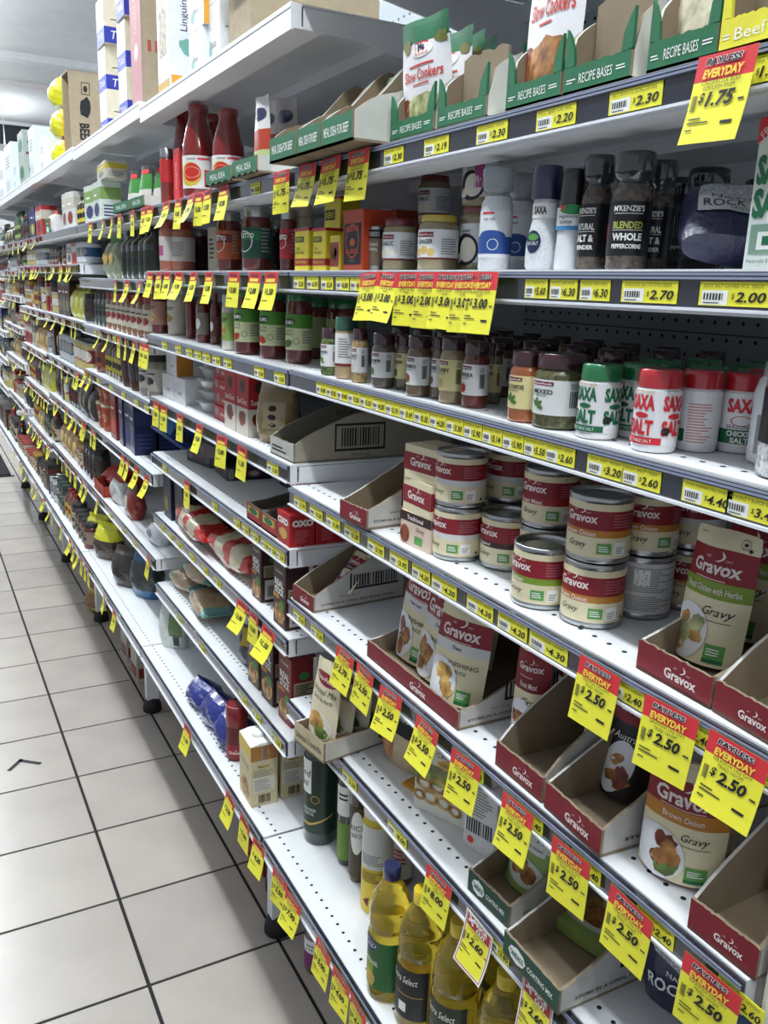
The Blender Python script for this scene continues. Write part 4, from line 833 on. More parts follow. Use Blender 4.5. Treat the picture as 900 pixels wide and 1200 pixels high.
put(P_box(.05, .03, .11, mat('#d9d8d4', .5, 'card'), lambda q, w, h, d: (q.lines(-w*.4, h*.45, w*.4, h*.9, 12, GREYT), q.barcode(-w*.4, h*.22, w*.4, h*.4), q.ell(-w*.25, h*.12, w*.1, w*.1, RED), q.text('Crumbs', 0, h*.94, h*.05, INK)), None), 'crumb_box', (.068, .752, Z6), 'white crumb box turned to show nutrition panel and barcode', 'box', 'crumb boxes', rz=-72)
TD = mat('#1f4a3a', .6, 'card')
def tand(q, w, h):
    q.ell(-w*.24, h*.5, w*.16, h*.34, PAPERW, 8); q.up(); q.text('TANDACO', -w*.24, h*.5, h*.24, GRN, w=w*.25, bold=.03); q.text('COATING MIX', w*.18, h*.5, h*.22, PAPERW, w=w*.45, bold=.02)
def tside(q, d, hb, hf): q.text('STORE IN A COOL, DRY PLACE AWAY', .02*d, hf*.4, hf*.17, INK, w=d*.8, bold=.02); q.rect(-d*.05, hf*.9, d*.42, hf*1.0, INK); q.rect(-d*.05, hf*.9, -d*.03, hf*1.8, INK); q.barcode(0, hf*1.05, d*.42, hf*1.7, n=30)
TT = lambda w: P_tray(w, .17, .028, .095, SIDEW, TD, printer=tand, sidep=tside, curve=1.1)
put_front(TT, 'display_tray', (538, 1046), (585, 1094), Z6, .17, 'green coating mix tray holding an upright chicken pouch', 'tray', 'open display trays', inset=.012)
put_front(TT, 'display_tray', (589, 1117), (653, 1191), Z6, .17, 'green coating mix tray with one flat pouch inside', 'tray', 'open display trays', inset=.0)
LG = mat('#8fa85a', .4)
def coat(w, h, t):
    def f(q, w, h):
        q.rect(-w*.1, h*.58, w*.45, h*.8, mat('#d8dad4')); q.rect(-w*.4, h*.52, w*.3, h*.64, mat('#e4e4de')); q.up(); q.text('MIX', w*.26, h*.7, h*.09, INK); q.text('Southern Style Chicken', -w*.05, h*.58, h*.05, INK, w=w*.6, shear=.3); q.ell(0, h*.25, w*.42, h*.17, mat('#c9d0c0'), 20, rings=2); q.up()
        q.ell(-w*.12, h*.3, w*.2, h*.1, FOODS[1], 14, .2, tilt=.7); q.ell(w*.1, h*.24, w*.17, h*.11, FOODS[0], 14, .2); q.ell(-w*.3, h*.36, w*.1, h*.05, FOODS[5], 10, .5)
    return P_pouch(w, h, t, [(0, .8, LG), (.8, 1, GRN)], f, back=LG, rnd=.04)
pouch(coat, 'coating_pouch', (573, 1040), (622, 1080), Z6, 965, .028, 'lime green coating mix pouch with fried drumsticks', lean=-12, inset=.012, group='coating mix pouches')
a = onz(655, 1120, Z6); put(coat(.10, .13, .02), 'coating_pouch', (.055, .575, Z6+.014), 'coating mix pouch lying flat in the near green tray', 'pouch', 'coating mix pouches', rot=(math.radians(-80), 0, math.radians(-80)))
put(P_bag(.11, .15, .06, NB, None, .003, 9, lambda q, w, h: (q.rect(-w*.4, h*.76, w*.4, h*.96, mat('#b9bdc6')), q.ell(0, h*.56, w*.36, h*.16, mat('#b9bdc6', .4, 'grain', scale=400), 18), q.up(), q.text('SAXA', 0, h*.86, h*.13, INK, w=w*.6, bold=.05), q.text('NATURAL', 0, h*.34, h*.04, PAPERW), q.text('ROCK SALT', 0, h*.24, h*.09, PAPERW, w=w*.66, bold=.02))), 'salt_bag', (.105, .452, Z6), 'navy rock salt bag standing on the coating mix shelf', 'bag', 'rock salt bags', rz=-72)
put(P_bag(.07, .13, .05, mat('#17507f', .35, 'film'), None, .003, 10, lambda q, w, h: q.rect(-w*.3, h*.4, w*.3, h*.7, mat('#c9d4de'))), 'salt_bag', (.06, .366, Z6), 'bright blue bag at the near end of the coating mix shelf', 'bag', 'rock salt bags', rz=-72)
# ================================================================ nearest bay: oils on the bottom deck
OILB = [(.90, 0), (.99, .02), (1, .06), (.97, .2), (1, .34), (1, .50), (.93, .535), (1, .57), (.98, .66), (.86, .76), (.5, .865), (.36, .89), (.36, .93)]
OIL = mat('#ecd24c', .06, 'oil', t=.88)
def oil(r, h, body, cap, lab, printer, lz=(.10, .48), sq=0, ridge=.015): return P_bottle(OILB, r, h, body, cap, .905, .40, lab, lz, printer, arc=1.25, ridge=ridge)
def can_l(q, r, h):
    q.rect(-r*1.25, h*.10, -r*.2, h*.30, mat('#8a9a2a'), nx=5); q.up(); q.ell(-r*.5, h*.17, r*.42, h*.06, GOLD, 14, .2); q.ell(-r*.55, h*.44, r*.5, h*.055, mat('#1b2f6a'), 18); q.up(); q.ring(-r*.55, h*.44, r*.44, r*.48, PAPERW, ez=.55*h*.1/r*1.0); q.text('Pure', -r*.55, h*.44, h*.04, PAPERW, w=r*.6, shear=.2); q.text('CANOLA OIL', -r*.4, h*.31, h*.035, PAPERW, w=r*.9, rot=-.1, bold=.02)
def dark_l(q, r, h):
    q.rect(-r*.95, h*.28, r*.95, h*.285, GOLD, nx=6); q.text('Extra Select', 0, h*.40, h*.05, PAPERW, w=r*1.4, shear=.3); q.rect(-r*.2, h*.15, r*.2, h*.22, PAPERW, nx=3)
    for s in (-1, 1): q.rect(s*r*1.2-.0008, h*.10, s*r*1.2+.0008, h*.48, GOLD, nz=2)
occd = []
def dk(cx, yb, wp, yt, X=None):
    c, r = spot_round(cx, yb, wp, ZD); 
    if X: c.x = X
    h = hgt(c, yt); c = sep(c, r, occd); return c, r, h
BC = mat('#16204f', .3, 'glass'); YC = mat('#e3c522', .35, 'glass')
c, r, h = dk(453, 1178, 51, 1013); put(oil(r, h, OIL, BC, mat('#245f2c', .45), can_l), 'oil_bottle', c, 'canola oil bottle with navy cap and green label', 'bottle', 'cooking oil bottles', rz=-62); R0, H0 = r, h
c = Vector((c.x+.07, c.y-.012, ZD)); c = sep(c, r, occd); put(oil(r, h, OIL, BC, mat('#245f2c', .45), can_l), 'oil_bottle', c, 'navy-capped oil bottle behind the front canola bottle', 'bottle', 'cooking oil bottles', rz=-62)
c, r, h = dk(487, 1212, 52, 1037); put(oil(R0*1.02, H0, OIL, YC, mat('#1d1c1e', .5), dark_l), 'oil_bottle', c, 'yellow-capped oil bottle with black label beside the canola bottle', 'bottle', 'cooking oil bottles', rz=-74)
c, r, h = dk(528, 1258, 60, 1070); put(oil(R0*1.06, H0, OIL, YC, mat('#23301f', .5), dark_l), 'oil_bottle', c, 'yellow-capped oil bottle with dark green label, nearest one', 'bottle', 'cooking oil bottles', rz=-74)
for i, (dx, dy) in enumerate(((.075, .0), (.08, -.075), (.012, -.08), (.15, -.04))):
    q = sep(Vector((c.x+dx, c.y+dy, ZD)), R0*1.05, occd); put(oil(R0*1.02, H0*.93, OIL, YC, mat('#23301f', .5), dark_l), 'oil_bottle', q, f'oil bottle in the shade behind the coating trays, {ORD[i+1]} of four', 'bottle', 'cooking oil bottles', rz=-74)
c = sep(Vector((.03, .52, ZD)), .03, occd); put(P_jar(.03, .13, mat('#2a6fc0', .3, 'glass'), mat('#a8783a', .3, 'glass'), mat('#c9a86a', .4)), 'sauce_jar', c, 'amber jar with bright blue lid low at the near end', 'jar', rz=-70)
DG = mat('#10241c', .25, 'glass')
c, r, h = dk(375, 992, 40, 866)
def olive(q, r, h): q.rect(-r*1.25, h*.52, -r*.15, h*.85, PAPERW, nx=5); q.up(); q.text('Red', -r*.7, h*.72, h*.07, INK, shear=.2); q.text('Island', -r*.7, h*.62, h*.07, INK, w=r*.7, shear=.2); q.ring(r*.1, h*.47, r*.22, r*.26, GOLD); q.text('EXTRA VIRGIN', -r*.3, h*.36, h*.03, PAPERW, w=r*.9); q.text('OLIVE OIL', -r*.3, h*.32, h*.03, PAPERW, w=r*.7); q.poly([(-r*1.2, h*.20), (-r*.2, h*.20), (r*1.2, h*.30), (r*1.2, h*.315), (-r*.2, h*.225), (-r*1.2, h*.225)], GOLD)
put(P_bottle([(.95, 0), (1, .03), (1, .80), (.95, .86), (.4, .92), (.4, .93)], r, h, DG, DG, .92, .4, mat('#12301f', .35), (.12, .85), olive, arc=1.9), 'oil_bottle', c, 'dark green olive oil tin at the left end of the deck', 'bottle', 'cooking oil bottles', rz=-50)
SB = [(.9, 0), (1, .03), (1, .66), (.9, .74), (.4, .84), (.34, .95), (.34, .96)]
c, r, h = dk(406, 1016, 24, 868); put(P_bottle(SB, r, h, mat('#1a1d14', .2, 'glass'), INK, .93, .4, mat('#6f8f2a', .45), (.05, .36), lambda q, r, h: (q.rect(-r*1.2, h*.42, r*1.2, h*.66, PAPERW, nx=8), q.up(), q.lines(-r*.7, h*.55, r*.5, h*.62, 2, INK)), arc=1.3), 'oil_bottle', c, 'slim dark oil bottle with white and lime labels', 'bottle', 'cooking oil bottles', rz=-45)
c, r, h = dk(420, 1036, 25, 880); put(P_bottle(SB, r, h, mat('#3a2a14', .2, 'glass'), mat('#3a1c14', .4), .93, .4, mat('#4a3a22', .45), (.05, .6), lambda q, r, h: (q.ell(0, h*.4, r*.7, h*.17, PAPERW, 18), q.up(), q.text('RICE', 0, h*.44, h*.04, INK), q.text('BRAN OIL', 0, h*.38, h*.035, INK, w=r*1.1)), arc=1.3), 'oil_bottle', c, 'rice bran oil bottle with white oval label', 'bottle', 'cooking oil bottles', rz=-45)
c, r, h = dk(440, 1074, 37, 935); put(P_bottle([(.96, 0), (1, .02), (1, .80), (.9, .86), (.85, .87)], r, h, mat('#d8c23a', .3), mat('#e8e8e6', .35), .86, .95, mat('#dcc022', .4), (.03, .42), lambda q, r, h: (q.rect(-r*1.6, h*.42, r*1.6, h*.8, mat('#d9dad6', .4), nx=12), q.up(), q.lines(-r*.8, h*.30, r*.9, h*.40, 6, mat('#6a5a1a')), q.lines(-r*.8, h*.46, r*.9, h*.56, 5, GREYT), q.poly([(-r*.6, h*.12), (-r*.2, h*.07), (-r*.1, h*.16)], mat('#6a1a1a'))), arc=1.6), 'spray_can', c, 'white and yellow cooking oil spray can', 'can', rz=-50)
c, r, h = dk(470, 1040, 28, 950); put(P_bottle(SB, r, h*1.1, mat('#5a4a2a', .2, 'glass'), INK, .93, .4, mat('#d8d8d4', .45), (.1, .6), lambda q, r, h: q.lines(-r*.6, h*.3, r*.6, h*.5, 4, RED), arc=1.3), 'oil_bottle', c, 'bottle with white label in the shade behind the spray can', 'bottle', 'cooking oil bottles', rz=-45)
# ================================================================ price tags and tickets
TAGP = {}
DARKRED = mat('#b02a30', .5); BARC = mat('#3a3a30', .6)
def tag_proto(price, curl, style='day', detail=2):
    key = (price, curl, style, detail)
    if key in TAGP: return TAGP[key]
    w, h = .0525, .0595; p = Proto()
    def fn(x, z, o):
        s = -z/h; return (x*(1-.06*s), -o-curl*h*s*s+.0015*math.sin(x*60)*s, z*(1-.25*abs(curl)*s))
    q = Print(fn); hd = -h*.29; q.o = 0
    if style == 'day':
        q.rect(-w/2, -h, w/2, hd, YEL, 3, 6); q.rect(-w/2, hd, w/2, 0, RED, 3, 2)
    else:
        q.rect(-w/2, -h*1.12, w/2, 0, PAPERW, 3, 6); q.up(); q.rect(-w*.42, hd, w*.42, -.003, DARKRED, 3, 2); q.rect(-w*.42, -h*1.06, w*.42, hd, YEL, 3, 5)
        for s in (-1, 1): q.rect(s*w*.45-.0006, -h*1.08, s*w*.45+.0006, -.002, DARKRED, 1, 6)
        q.rect(-w*.45, -h*1.09, w*.45, -h*1.07, DARKRED, 3, 1)
    if detail >= 1: q.add([fn(x, z, -.0005) for z in (-h, -h*.75, -h*.5, -h*.25, 0) for x in (w/2, -w/2)], [(2*i, 2*i+1, 2*i+3, 2*i+2) for i in range(4)], mat('#d8d455', .6))
    k = p.add('ticket_sheet', q)
    q = Print(fn); q.o = .0006 if style == 'day' else .0009
    if detail >= 2:
        if style == 'day':
            q.text('PAYLESS', -.001, -h*.085, h*.085, PAPERW, w=w*.62, bold=.09, shear=.15); q.up(); q.text('PAYLESS', -.001, -h*.085, h*.075, INK, w=w*.6, bold=.03, shear=.15)
            q.text('EVERYDAY', 0, -h*.215, h*.10, mat('#f2d64a', .5), w=w*.68, bold=.04, shear=.15)
        else: q.text('PRICE', w*.08, -h*.10, h*.10, PAPERW, w=w*.5, bold=.05); q.text('CUT', w*.12, -h*.22, h*.09, PAPERW, w=w*.34, bold=.05); q.poly([(-w*.36, -h*.05), (-w*.3, -h*.04), (-w*.16, -h*.2), (-w*.2, -h*.24)], PAPERW); q.poly([(-w*.38, -h*.16), (-w*.34, -h*.2), (-w*.14, -h*.1), (-w*.18, -h*.07)], PAPERW)
        l1, l2 = {'1.75': ('CASSEROLE BEEF', 'GOULASH 33GM'), '2.50': ('GRAVOX LIQ GVY', 'TRAD 165GM'), '2.60': ('COATING MIX', '75GM'), '8.00': ('OLIVE OIL', '400GM')}.get(price, ('GRINDER', '50GM')); q.text(l1, 0, -h*.315, h*.045, BARC, w=w*.66); q.text(l2, -w*.02, -h*.375, h*.045, BARC); q.barcode(-w*.44, -h*.62, -w*.36, -h*.44, BARC, n=9)
        for z, a, c in ((-.72, -.42, -.2), (-.77, -.42, -.05), (-.85, -.42, -.3)): q.rect(a*w, h*z, c*w, h*(z+.018), BARC)
        q.rect(w*.16, -h*.80, w*.36, -h*.765, INK); q.rect(w*.36, -h*.56, w*.46, -h*.535, BARC)
    elif detail == 1:
        q.rect(-w*.3, -h*.12, w*.3, -h*.05, mat('#7d2229', .5)); q.rect(-w*.34, -h*.26, w*.34, -h*.17, mat('#f2d64a', .5)); q.rect(-w*.42, -h*.75, 0, -h*.73, BARC)
    q.text('$', -w*.27, -h*.485, h*.13, INK, bold=.02, shear=.2); q.text(price, w*.05, -h*.505, h*.165, INK, w=w*.48, bold=.035, shear=.2)
    p.add('lettering', q, k); TAGP[key] = p; return p
SN0 = ['top', 'recipe mix', 'salt grinder', 'spice jar', 'gravy tin', 'gravy pouch', 'coating mix', 'bottom oil']
def shname(k, n): return f'the {SN0[n]} shelf' if k == 0 else f"the {ORD[k+1] if k < 6 else 'farthest'} bay's {ORD[n+1]} shelf"
def tags(k, n, items, detail=2, style='day', seed=0):
    """items: (column in the photo, price)"""
    rnd = random.Random(k*100+n+seed); z = ZS[k][n]; xf = -.045 if n == len(ZS[k])-1 else 0; items = sorted(items, key=lambda t: -t[0])
    for i, it in enumerate(items):
        px, pr = it[0], it[1]; st = it[2] if len(it) > 2 else style
        X = xf-.0098-.0007*(len(items)-1-i); Y = Yat(px, X, z-.004); cu = rnd.choice((.04, .1, .0, .16)) if k == 0 else rnd.choice((.05, .15, .0, .3))
        put(tag_proto(pr, cu, st, detail), 'price_tag', (X, Y, z-.0035), f'{"yellow" if st == "day" else "white-edged"} ${pr} hanging price tag, {ORD[i+1]} from near end under {shname(k, n)}', 'price tag', 'hanging price tags',
            rot=(math.radians(rnd.uniform(-6, -1)), math.radians(rnd.uniform(-3, 3)), math.radians(-90+(rnd.uniform(-4, 4) if k < 2 else rnd.uniform(-9, -1)))))
TKP = {}
def ticket_proto(price, wq, desc='SEASONING 165GM'):
    key = (price, wq, desc)
    if key in TKP: return TKP[key]
    w = wq/1000; h = .0165; q = Print(lambda x, z, o: (x, -o, z)); q.o = 0
    b = q; b.box(-w/2, w/2, -.0002, .0005, -h/2, h/2, YEL); q.o = .0003; q.rect(-w*.46, -h*.46, -w*.08, h*.14, PAPERW); q.up(); q.barcode(-w*.43, -h*.26, -w*.14, h*.02, BARC, n=13); q.rect(-w*.43, -h*.4, -w*.2, -h*.36, BARC)
    q.text(desc, -w*.02, h*.33, h*.15, mat('#6a681c', .6), w=w*.84); q.text('$', w*.0, -h*.1, h*.26, INK, shear=.2); q.text(price, w*.24, -h*.12, h*.42, INK, w=w*.42, bold=.02, shear=.2)
    p = Proto(); p.add('price_ticket', q); TKP[key] = p; return p
def tickets(k, n, items, wq=40):
    z = ZS[k][n]; xf = -.045 if n == len(ZS[k])-1 else 0; items = sorted(items, key=lambda t: -t[0]); last = None
    for i, it in enumerate(items):
        px, pr = it[0], it[1]; ww = it[2] if len(it) > 2 else wq; Y = Yat(px, xf-.004, z-.017)
        put(ticket_proto(pr, ww, it[3] if len(it) > 3 else 'SEASONING 165GM'), 'price_ticket', (xf-.0049, Y, z-.0177), f'yellow ${pr} rail price ticket, {ORD[i+1]} from near end of {shname(k, n)}', 'price ticket', 'rail price tickets')
tags(0, 1, [(330, '1.75'), (361, '1.75'), (388, '1.75'), (421, '1.75'), (853, '1.75')])
tags(0, 2, [(434, '3.00'), (456, '3.00'), (479, '3.00'), (501, '2.00'), (525, '3.00'), (546, '3.00'), (567, '3.00')])
tags(0, 4, [(703, '2.50'), (787, '2.50'), (866, '2.50')])
tags(0, 5, [(405, '2.70'), (428, '2.50'), (458, '2.50'), (501, '2.50'), (546, '2.50'), (607, '2.50'), (669, '2.50'), (740, '2.50'), (835, '2.50')])
tags(0, 6, [(515, '8.00'), (562, '2.60', 'cut'), (631, '2.60', 'cut')])
tags(0, 7, [(328, '5.50'), (344, '7.90'), (379, '5.00'), (400, '4.00'), (420, '4.00')])
tickets(0, 1, [(462, '2.30', 45), (512, '2.19', 48), (577, '2.30', 50), (652, '2.20', 52, 'MCC BEEF CAS 40G'), (745, '2.30', 56, 'MCC POTATO SCALLOP 40G'), (890, '1.80', 50)])
tickets(0, 2, [(351, '3.20', 38), (367, '6.70', 38), (384, '5.24', 38), (402, '6.80', 38), (419, '4.50', 38), (629, '5.60', 32, 'SAXA GRINDERS 45G'), (661, '6.30', 36, 'MCKENZ GRIN 90GM'), (698, '6.30', 36, 'MCKENZ GRIN 50GM'), (761, '2.70', 58, 'SAXA ROCK SALT CRYSTALS 500GM'), (861, '2.00', 60, 'SAXA SALT IODISED BOX 500GM')])
pr = ['0.40', '0.30', '0.40', '3.50', '5.50', '4.50', '3.19', '3.69', '5.35', '4.20', '3.30', '2.90', '3.14', '5.90', '5.50']
ys = [Yat(377, -.004, Z3-.017)+(Yat(628, -.004, Z3-.017)-Yat(377, -.004, Z3-.017))*i/14 for i in range(15)]
tickets(0, 3, [(proj((-.004, y, Z3-.017))[0], a, 33) for y, a in zip(ys, pr)]+[(657, '2.60', 40), (710, '3.20', 44, 'SAXA SEAS 100GM'), (752, '2.60', 42, 'SAXA SALT 125G'), (829, '4.40', 46, 'SAXA PEPPER HQ 50GM'), (884, '3.46', 46, 'MCKENZ P BLACK 50GM')])
tickets(0, 4, [(352, '3.70', 45), (371, '3.20', 45), (391, '3.30', 45), (413, '3.30', 45), (441, '3.95', 45), (468, '3.95', 45), (494, '4.30', 40), (521, '4.20', 52), (563, '4.30', 48), (601, '4.20', 48), (643, '4.30', 56), (735, '2.40', 40), (812, '2.40', 40), (902, '2.40', 40)])
tickets(0, 5, [(351, '3.30', 45), (372, '3.30', 45), (555, '2.40', 40), (622, '2.40', 40), (687, '2.40', 40), (768, '2.40', 42), (868, '2.60', 42)])
tickets(0, 6, [(410, '3.20', 45), (466, '8.00', 50), (586, '2.80', 36)])
# second bay
def some(pxs, seed, lo=1.2, hi=8): 
    r = random.Random(seed); return [(p, f'{r.choice((1.5, 2, 2.5, 2.8, 3, 3.5, 4.2, 5)):.2f}') for p in pxs]
tags(1, 1, some((176, 195, 209, 224, 233, 243, 262), 1), 1)
tags(1, 2, some((176, 186, 196, 210, 227, 245, 274, 299, 318), 2), 1)
tags(1, 4, some((183, 192, 211, 234, 260, 284), 3), 1)
tags(1, 5, some((219,), 4), 1)
tags(1, 6, some((284, 297, 315), 5), 1)
tags(1, 8, [(220, '1.70'), (270, '2.50'), (287, '5.00'), (303, '4.20')], 1)
tickets(1, 1, some((330, 300), 9), 42); tickets(1, 3, some((193, 209, 222, 232, 242, 254, 267, 304, 328), 6), 44); tickets(1, 4, some((320,), 7), 50)
tickets(1, 5, some((193, 252, 278, 288, 299, 311, 320, 329), 8), 36); tickets(1, 6, some((190, 200, 210, 225, 240, 255), 10), 44); tickets(1, 7, some((210, 237, 285, 301, 324), 11), 46)
# third bay and beyond
tags(2, 1, some((106, 121, 131, 140, 155, 168), 12), 1); tags(2, 2, some((135, 149, 164), 13), 1); tags(2, 3, some((117, 127, 139, 147, 157, 166, 172), 14), 1)
tags(2, 4, some((100, 106), 15), 1); tags(2, 5, some((96, 100, 107, 111, 144, 150, 160, 172), 16), 1); tags(2, 6, some((114, 174), 17), 1); tags(2, 7, some((92, 100, 122, 134), 18), 1)
tickets(2, 4, some((102, 115, 130, 145, 160, 172), 19), 46); tickets(2, 6, some((130, 145, 158), 20), 46); tickets(2, 3, some((112, 134), 21), 40)
for k in (3, 4, 5):
    for n in range(1, 8):
        if n == 1 and k == 3: continue
        x0, x1 = proj((0, BY[k+1]-.05, ZS[k][n]))[0], proj((0, BY[k]+.05, ZS[k][n]))[0]; r = random.Random(k*31+n); m = r.randint(4, 8) if k < 5 else 4
        tags(k, n, some([x0+(x1-x0)*((i+.5+r.uniform(-.3, .3))/m) for i in range(m)], k*9+n), 0 if k > 3 else 1)
# ================================================================ second bay: products one by one
A1 = ZS[1]
def jar_at(k, cx, yb, wp, yt, z, lid, cont, lab, label, name='sauce_jar', cat='jar', group='sauce jars', X=None, tw=25, proto=None, occ=None, lb=(.18, .68), **kw):
    c, r = spot_round(cx, yb or 0, wp, z, X); h = hgt(c, yt); up = [q for q in A1 if q > z+.02]; h = min(h, min(up)-z-.034) if up else h
    if occ is not None: c = sep(c, r, occ)
    put(proto(r, h) if proto else P_jar(r, h, lid, cont, lab, n=16, lab=lb, **kw), name, c, label, cat, group, rz=-90+tw)
def box_px(x0, x1, yt, X, depth, z, fn, name, label, cat, group=None, rz=-90, yb=None, dz=0):
    ya, yb_ = Yat(x0, X, z), Yat(x1, X, z); h = Zat(yt, X, yb_)-z-dz
    return put(fn(ya-yb_, depth, h), name, (X+depth/2, (ya+yb_)/2, z+dz), label, cat, group, rz=rz)
TOM = mat('#7a1410', .2, 'glass'); TOM2 = mat('#5e150f', .2, 'glass'); REDC = mat('#8a1a20', .3, 'glass'); GREENC = mat('#1a6a3c', .3, 'glass')
PASS = [(.9, 0), (1, .02), (1, .50), (.97, .58), (.80, .72), (.60, .85), (.56, .90), (.58, .93)]
def passata(r, h):
    def f(q, r, h): q.ell(-r*.1, h*.25, r*.75, h*.13, mat('#c9b03a', .5), 18); q.up(); q.ell(.0, h*.27, r*.6, h*.10, mat('#c0281c', .45), 18); q.rect(r*.8, h*.12, r*1.5, h*.3, RED, nx=4); q.up(); q.ring(0, h*.27, r*.5, r*.56, mat('#e0a080'), ez=.6); q.rect(r*.4, h*.405, r*1.2, h*.425, RED, nx=3); q.text('passata', 0, h*.41, h*.03, INK)
    return P_bottle(PASS, r, h, TOM, REDC, .92, .62, mat('#dcd8d4', .4), (.10, .45), f, arc=1.7, n=18)
zz = A1[1]
for i, (cx, wp, yt, X, lb) in enumerate(((234, 37, 124, .04, 'tall red passata bottle at the front, second bay'), (219, 32, 130, .075, 'passata bottle just behind the front one on its left'), (268, 37, 129, .06, 'passata bottle behind the torn green tray'), (252, 32, 135, .12, 'passata bottle deepest of the four'))):
    c, r, h = rnd_at(cx, wp, yt, zz, X); put(passata(r, h), 'passata_bottle', c, lb, 'bottle', 'passata bottles', rz=-45)
jar_at(1, 197, 0, 16, 175, zz, SILVER, mat('#7c2a1e', .25, 'glass'), mat('#b8282a', .45), 'small tomato paste jar with red label left of the passata', X=.03, lb=(.4, .8))
box_px(204, 211, 173, .03, .05, zz, lambda w, d, h: P_box(w, d, h, mat('#b02a2c', .45, 'card'), lambda q, w, h, d: (q.rect(-w*.4, h*.1, w*.4, h*.9, RED), q.up(), q.text('TOMATO', 0, h*.5, h*.08, PAPERW, rot=1.57)), None), 'tomato_box', 'narrow red box squeezed beside the passata bottles', 'box')
LOWT = lambda w: P_tray(w, .12, .024, .026, MGR, MG, printer=lambda q, w, h: q.text('MEAL IDEA', 0, h*.5, h*.4, PAPERW, w=w*.6))
def tray_px(fn, x0, x1, X, d, z, label, group='open display trays'):
    ya, yb = Yat(x0, X, z), Yat(x1, X, z); put(fn(ya-yb), 'display_tray', (X+d/2, (ya+yb)/2, z), label, 'tray', group); return (ya+yb)/2, ya-yb
tray_px(LOWT, 241, 270, -.02, .12, zz, 'low torn green tray in front of the passata bottles')
tray_px(LOWT, 272, 300, -.025, .12, zz, 'low white-sided green tray holding the slim sachets')
SCH = mat('#d8d4d2', .3)
for i, (cx, yt, X, m) in enumerate(((294, 114, .01, SCH), (303, 120, .05, mat('#c8c4c0', .3)), (322, 116, .06, mat('#a8a49e', .3)))):
    y = Yat(cx, X, zz); h = Zat(yt, X, y)-zz; put(P_pouch(.055, h, .02, [(0, .35, mat('#b8c88a', .4)), (.35, .6, mat('#b0402c', .4)), (.6, 1, m)], lambda q, w, h: (q.ell(0, h*.78, w*.35, h*.08, NAVY), q.lines(-w*.3, h*.1, w*.3, h*.28, 3, INK)), rnd=.03), 'recipe_sachet', (X+.02, y, zz+.0035), f'white sachet standing in the low trays, {ORD[i+1]} from the passata', 'sachet', 'recipe sachets', rot=(0, 0, math.radians(-84+7*i)))
y_, w_ = tray_px(LOWT, 153, 168, -.01, .12, A1[1]-0, 'low green tray holding the green-topped sachets', 'open display trays')
y2, w2 = tray_px(LOWT, 133, 152, -.01, .12, A1[1], 'second low green tray with leaning sachets, third bay')
for i in range(4):
    put(P_pouch(.07, .105, .02, [(0, .45, mat('#d0ccc6', .35)), (.45, .8, mat('#3f8a3a', .4)), (.8, 1, mat('#26261f', .4))], lambda q, w, h: q.ell(0, h*.85, w*.3, h*.06, RED), rnd=.03), 'recipe_sachet', (.03+.02*(i % 2), y2+.05-.062*i, zz+.0035), f'green and white sachet leaning in the low green trays, {ORD[4-i]} from the near end', 'sachet', 'recipe sachets', rot=(math.radians(-6), 0, math.radians(-80)))
# --- second shelf under: pasta sauce jars
zz = A1[2]
def blk(cols):
    def f(q, r, h): q.rect(-r*1.5, h*.48, r*1.0, h*.62, cols[0], nx=10); q.up(); q.text(cols[1], -r*.1, h*.55, h*.08, PAPERW, w=r*1.3, bold=.03); q.ring(-r*.2, h*.46, r*.6, r*.66, PAPERW); q.lines(r*1.0, h*.3, r*1.7, h*.7, 7, GREYT)
    return f
for cx, wp, yt, X, lid, cont, lab, ex, lb in ((212, 34, 250, .05, REDC, mat('#a8624a', .25, 'glass'), mat('#ccc4be', .45), lambda q, r, h: (q.rect(-r*.8, h*.3, -r*.1, h*.5, mat('#b8508a'), nx=4), q.lines(r*.2, h*.3, r*1.2, h*.6, 8, GREYT)), 'salmon pink paste jar with pale label under the third bay tags'), (197, 20, 252, .02, REDC, mat('#a8624a', .25, 'glass'), mat('#ccc4be', .45), lambda q, r, h: q.rect(-r*.6, h*.3, r*.3, h*.5, mat('#b8508a'), nx=4), 'pink paste jar half hidden on the left of its twin'),
        (269, 29, 243, .045, SILVER, TOM2, mat('#b5562c', .45), blk((mat('#7a2a1c'), 'FILETTO')), 'pasta sauce jar with orange FILETTO label'), (302, 36, 240, .05, SILVER, TOM2, mat('#1a4a38', .45), blk((GRN, 'FILETTO')), 'pasta sauce jar with dark green label'), (338, 20, 246, .06, SILVER, TOM2, mat('#b02434', .45), blk((mat('#8a1424'), 'FILETTO')), 'pasta sauce jar with red label beside the mustard tins')):
    jar_at(1, cx, 0, wp, yt, zz, lid, cont, lab, lb, X=X, extra=ex, lb=(.2, .68))
jar_at(1, 352, 0, 30, 232, Z2, mat('#c9b8a8', .4), mat('#c0b4a4', .3, 'glass'), mat('#d8d4cc', .4), 'white-lidded jar behind the first mustard tin', X=.09)
box_px(244, 254, 266, .06, .04, zz, lambda w, d, h: P_box(w, d, h, mat('#a8a08c', .45, 'card'), lambda q, w, h, d: q.lines(-w*.3, h*.3, w*.3, h*.8, 5, INK), None), 'soup_box', 'cream packet left of the orange sauce jar', 'packet')
box_px(178.5, 188, 262, .06, .05, zz, lambda w, d, h: P_box(w, d, h, mat('#8f8a84', .45, 'card'), lambda q, w, h, d: q.ell(0, h*.75, w*.35, h*.14, REDC), None), 'soup_box', 'grey packet with a red circle left of the pink jars', 'packet')
n = 0
for (px, X) in ((285, .16), (262, .17), (310, .15), (235, .17), (330, .2)):
    n += 1; jar_at(1, px, 0, 24, 256, zz, SILVER, TOM2, mat('#4a2a22', .45), f'shaded sauce jar behind the front FILETTO jars, {ORD[n]} of five', X=X)
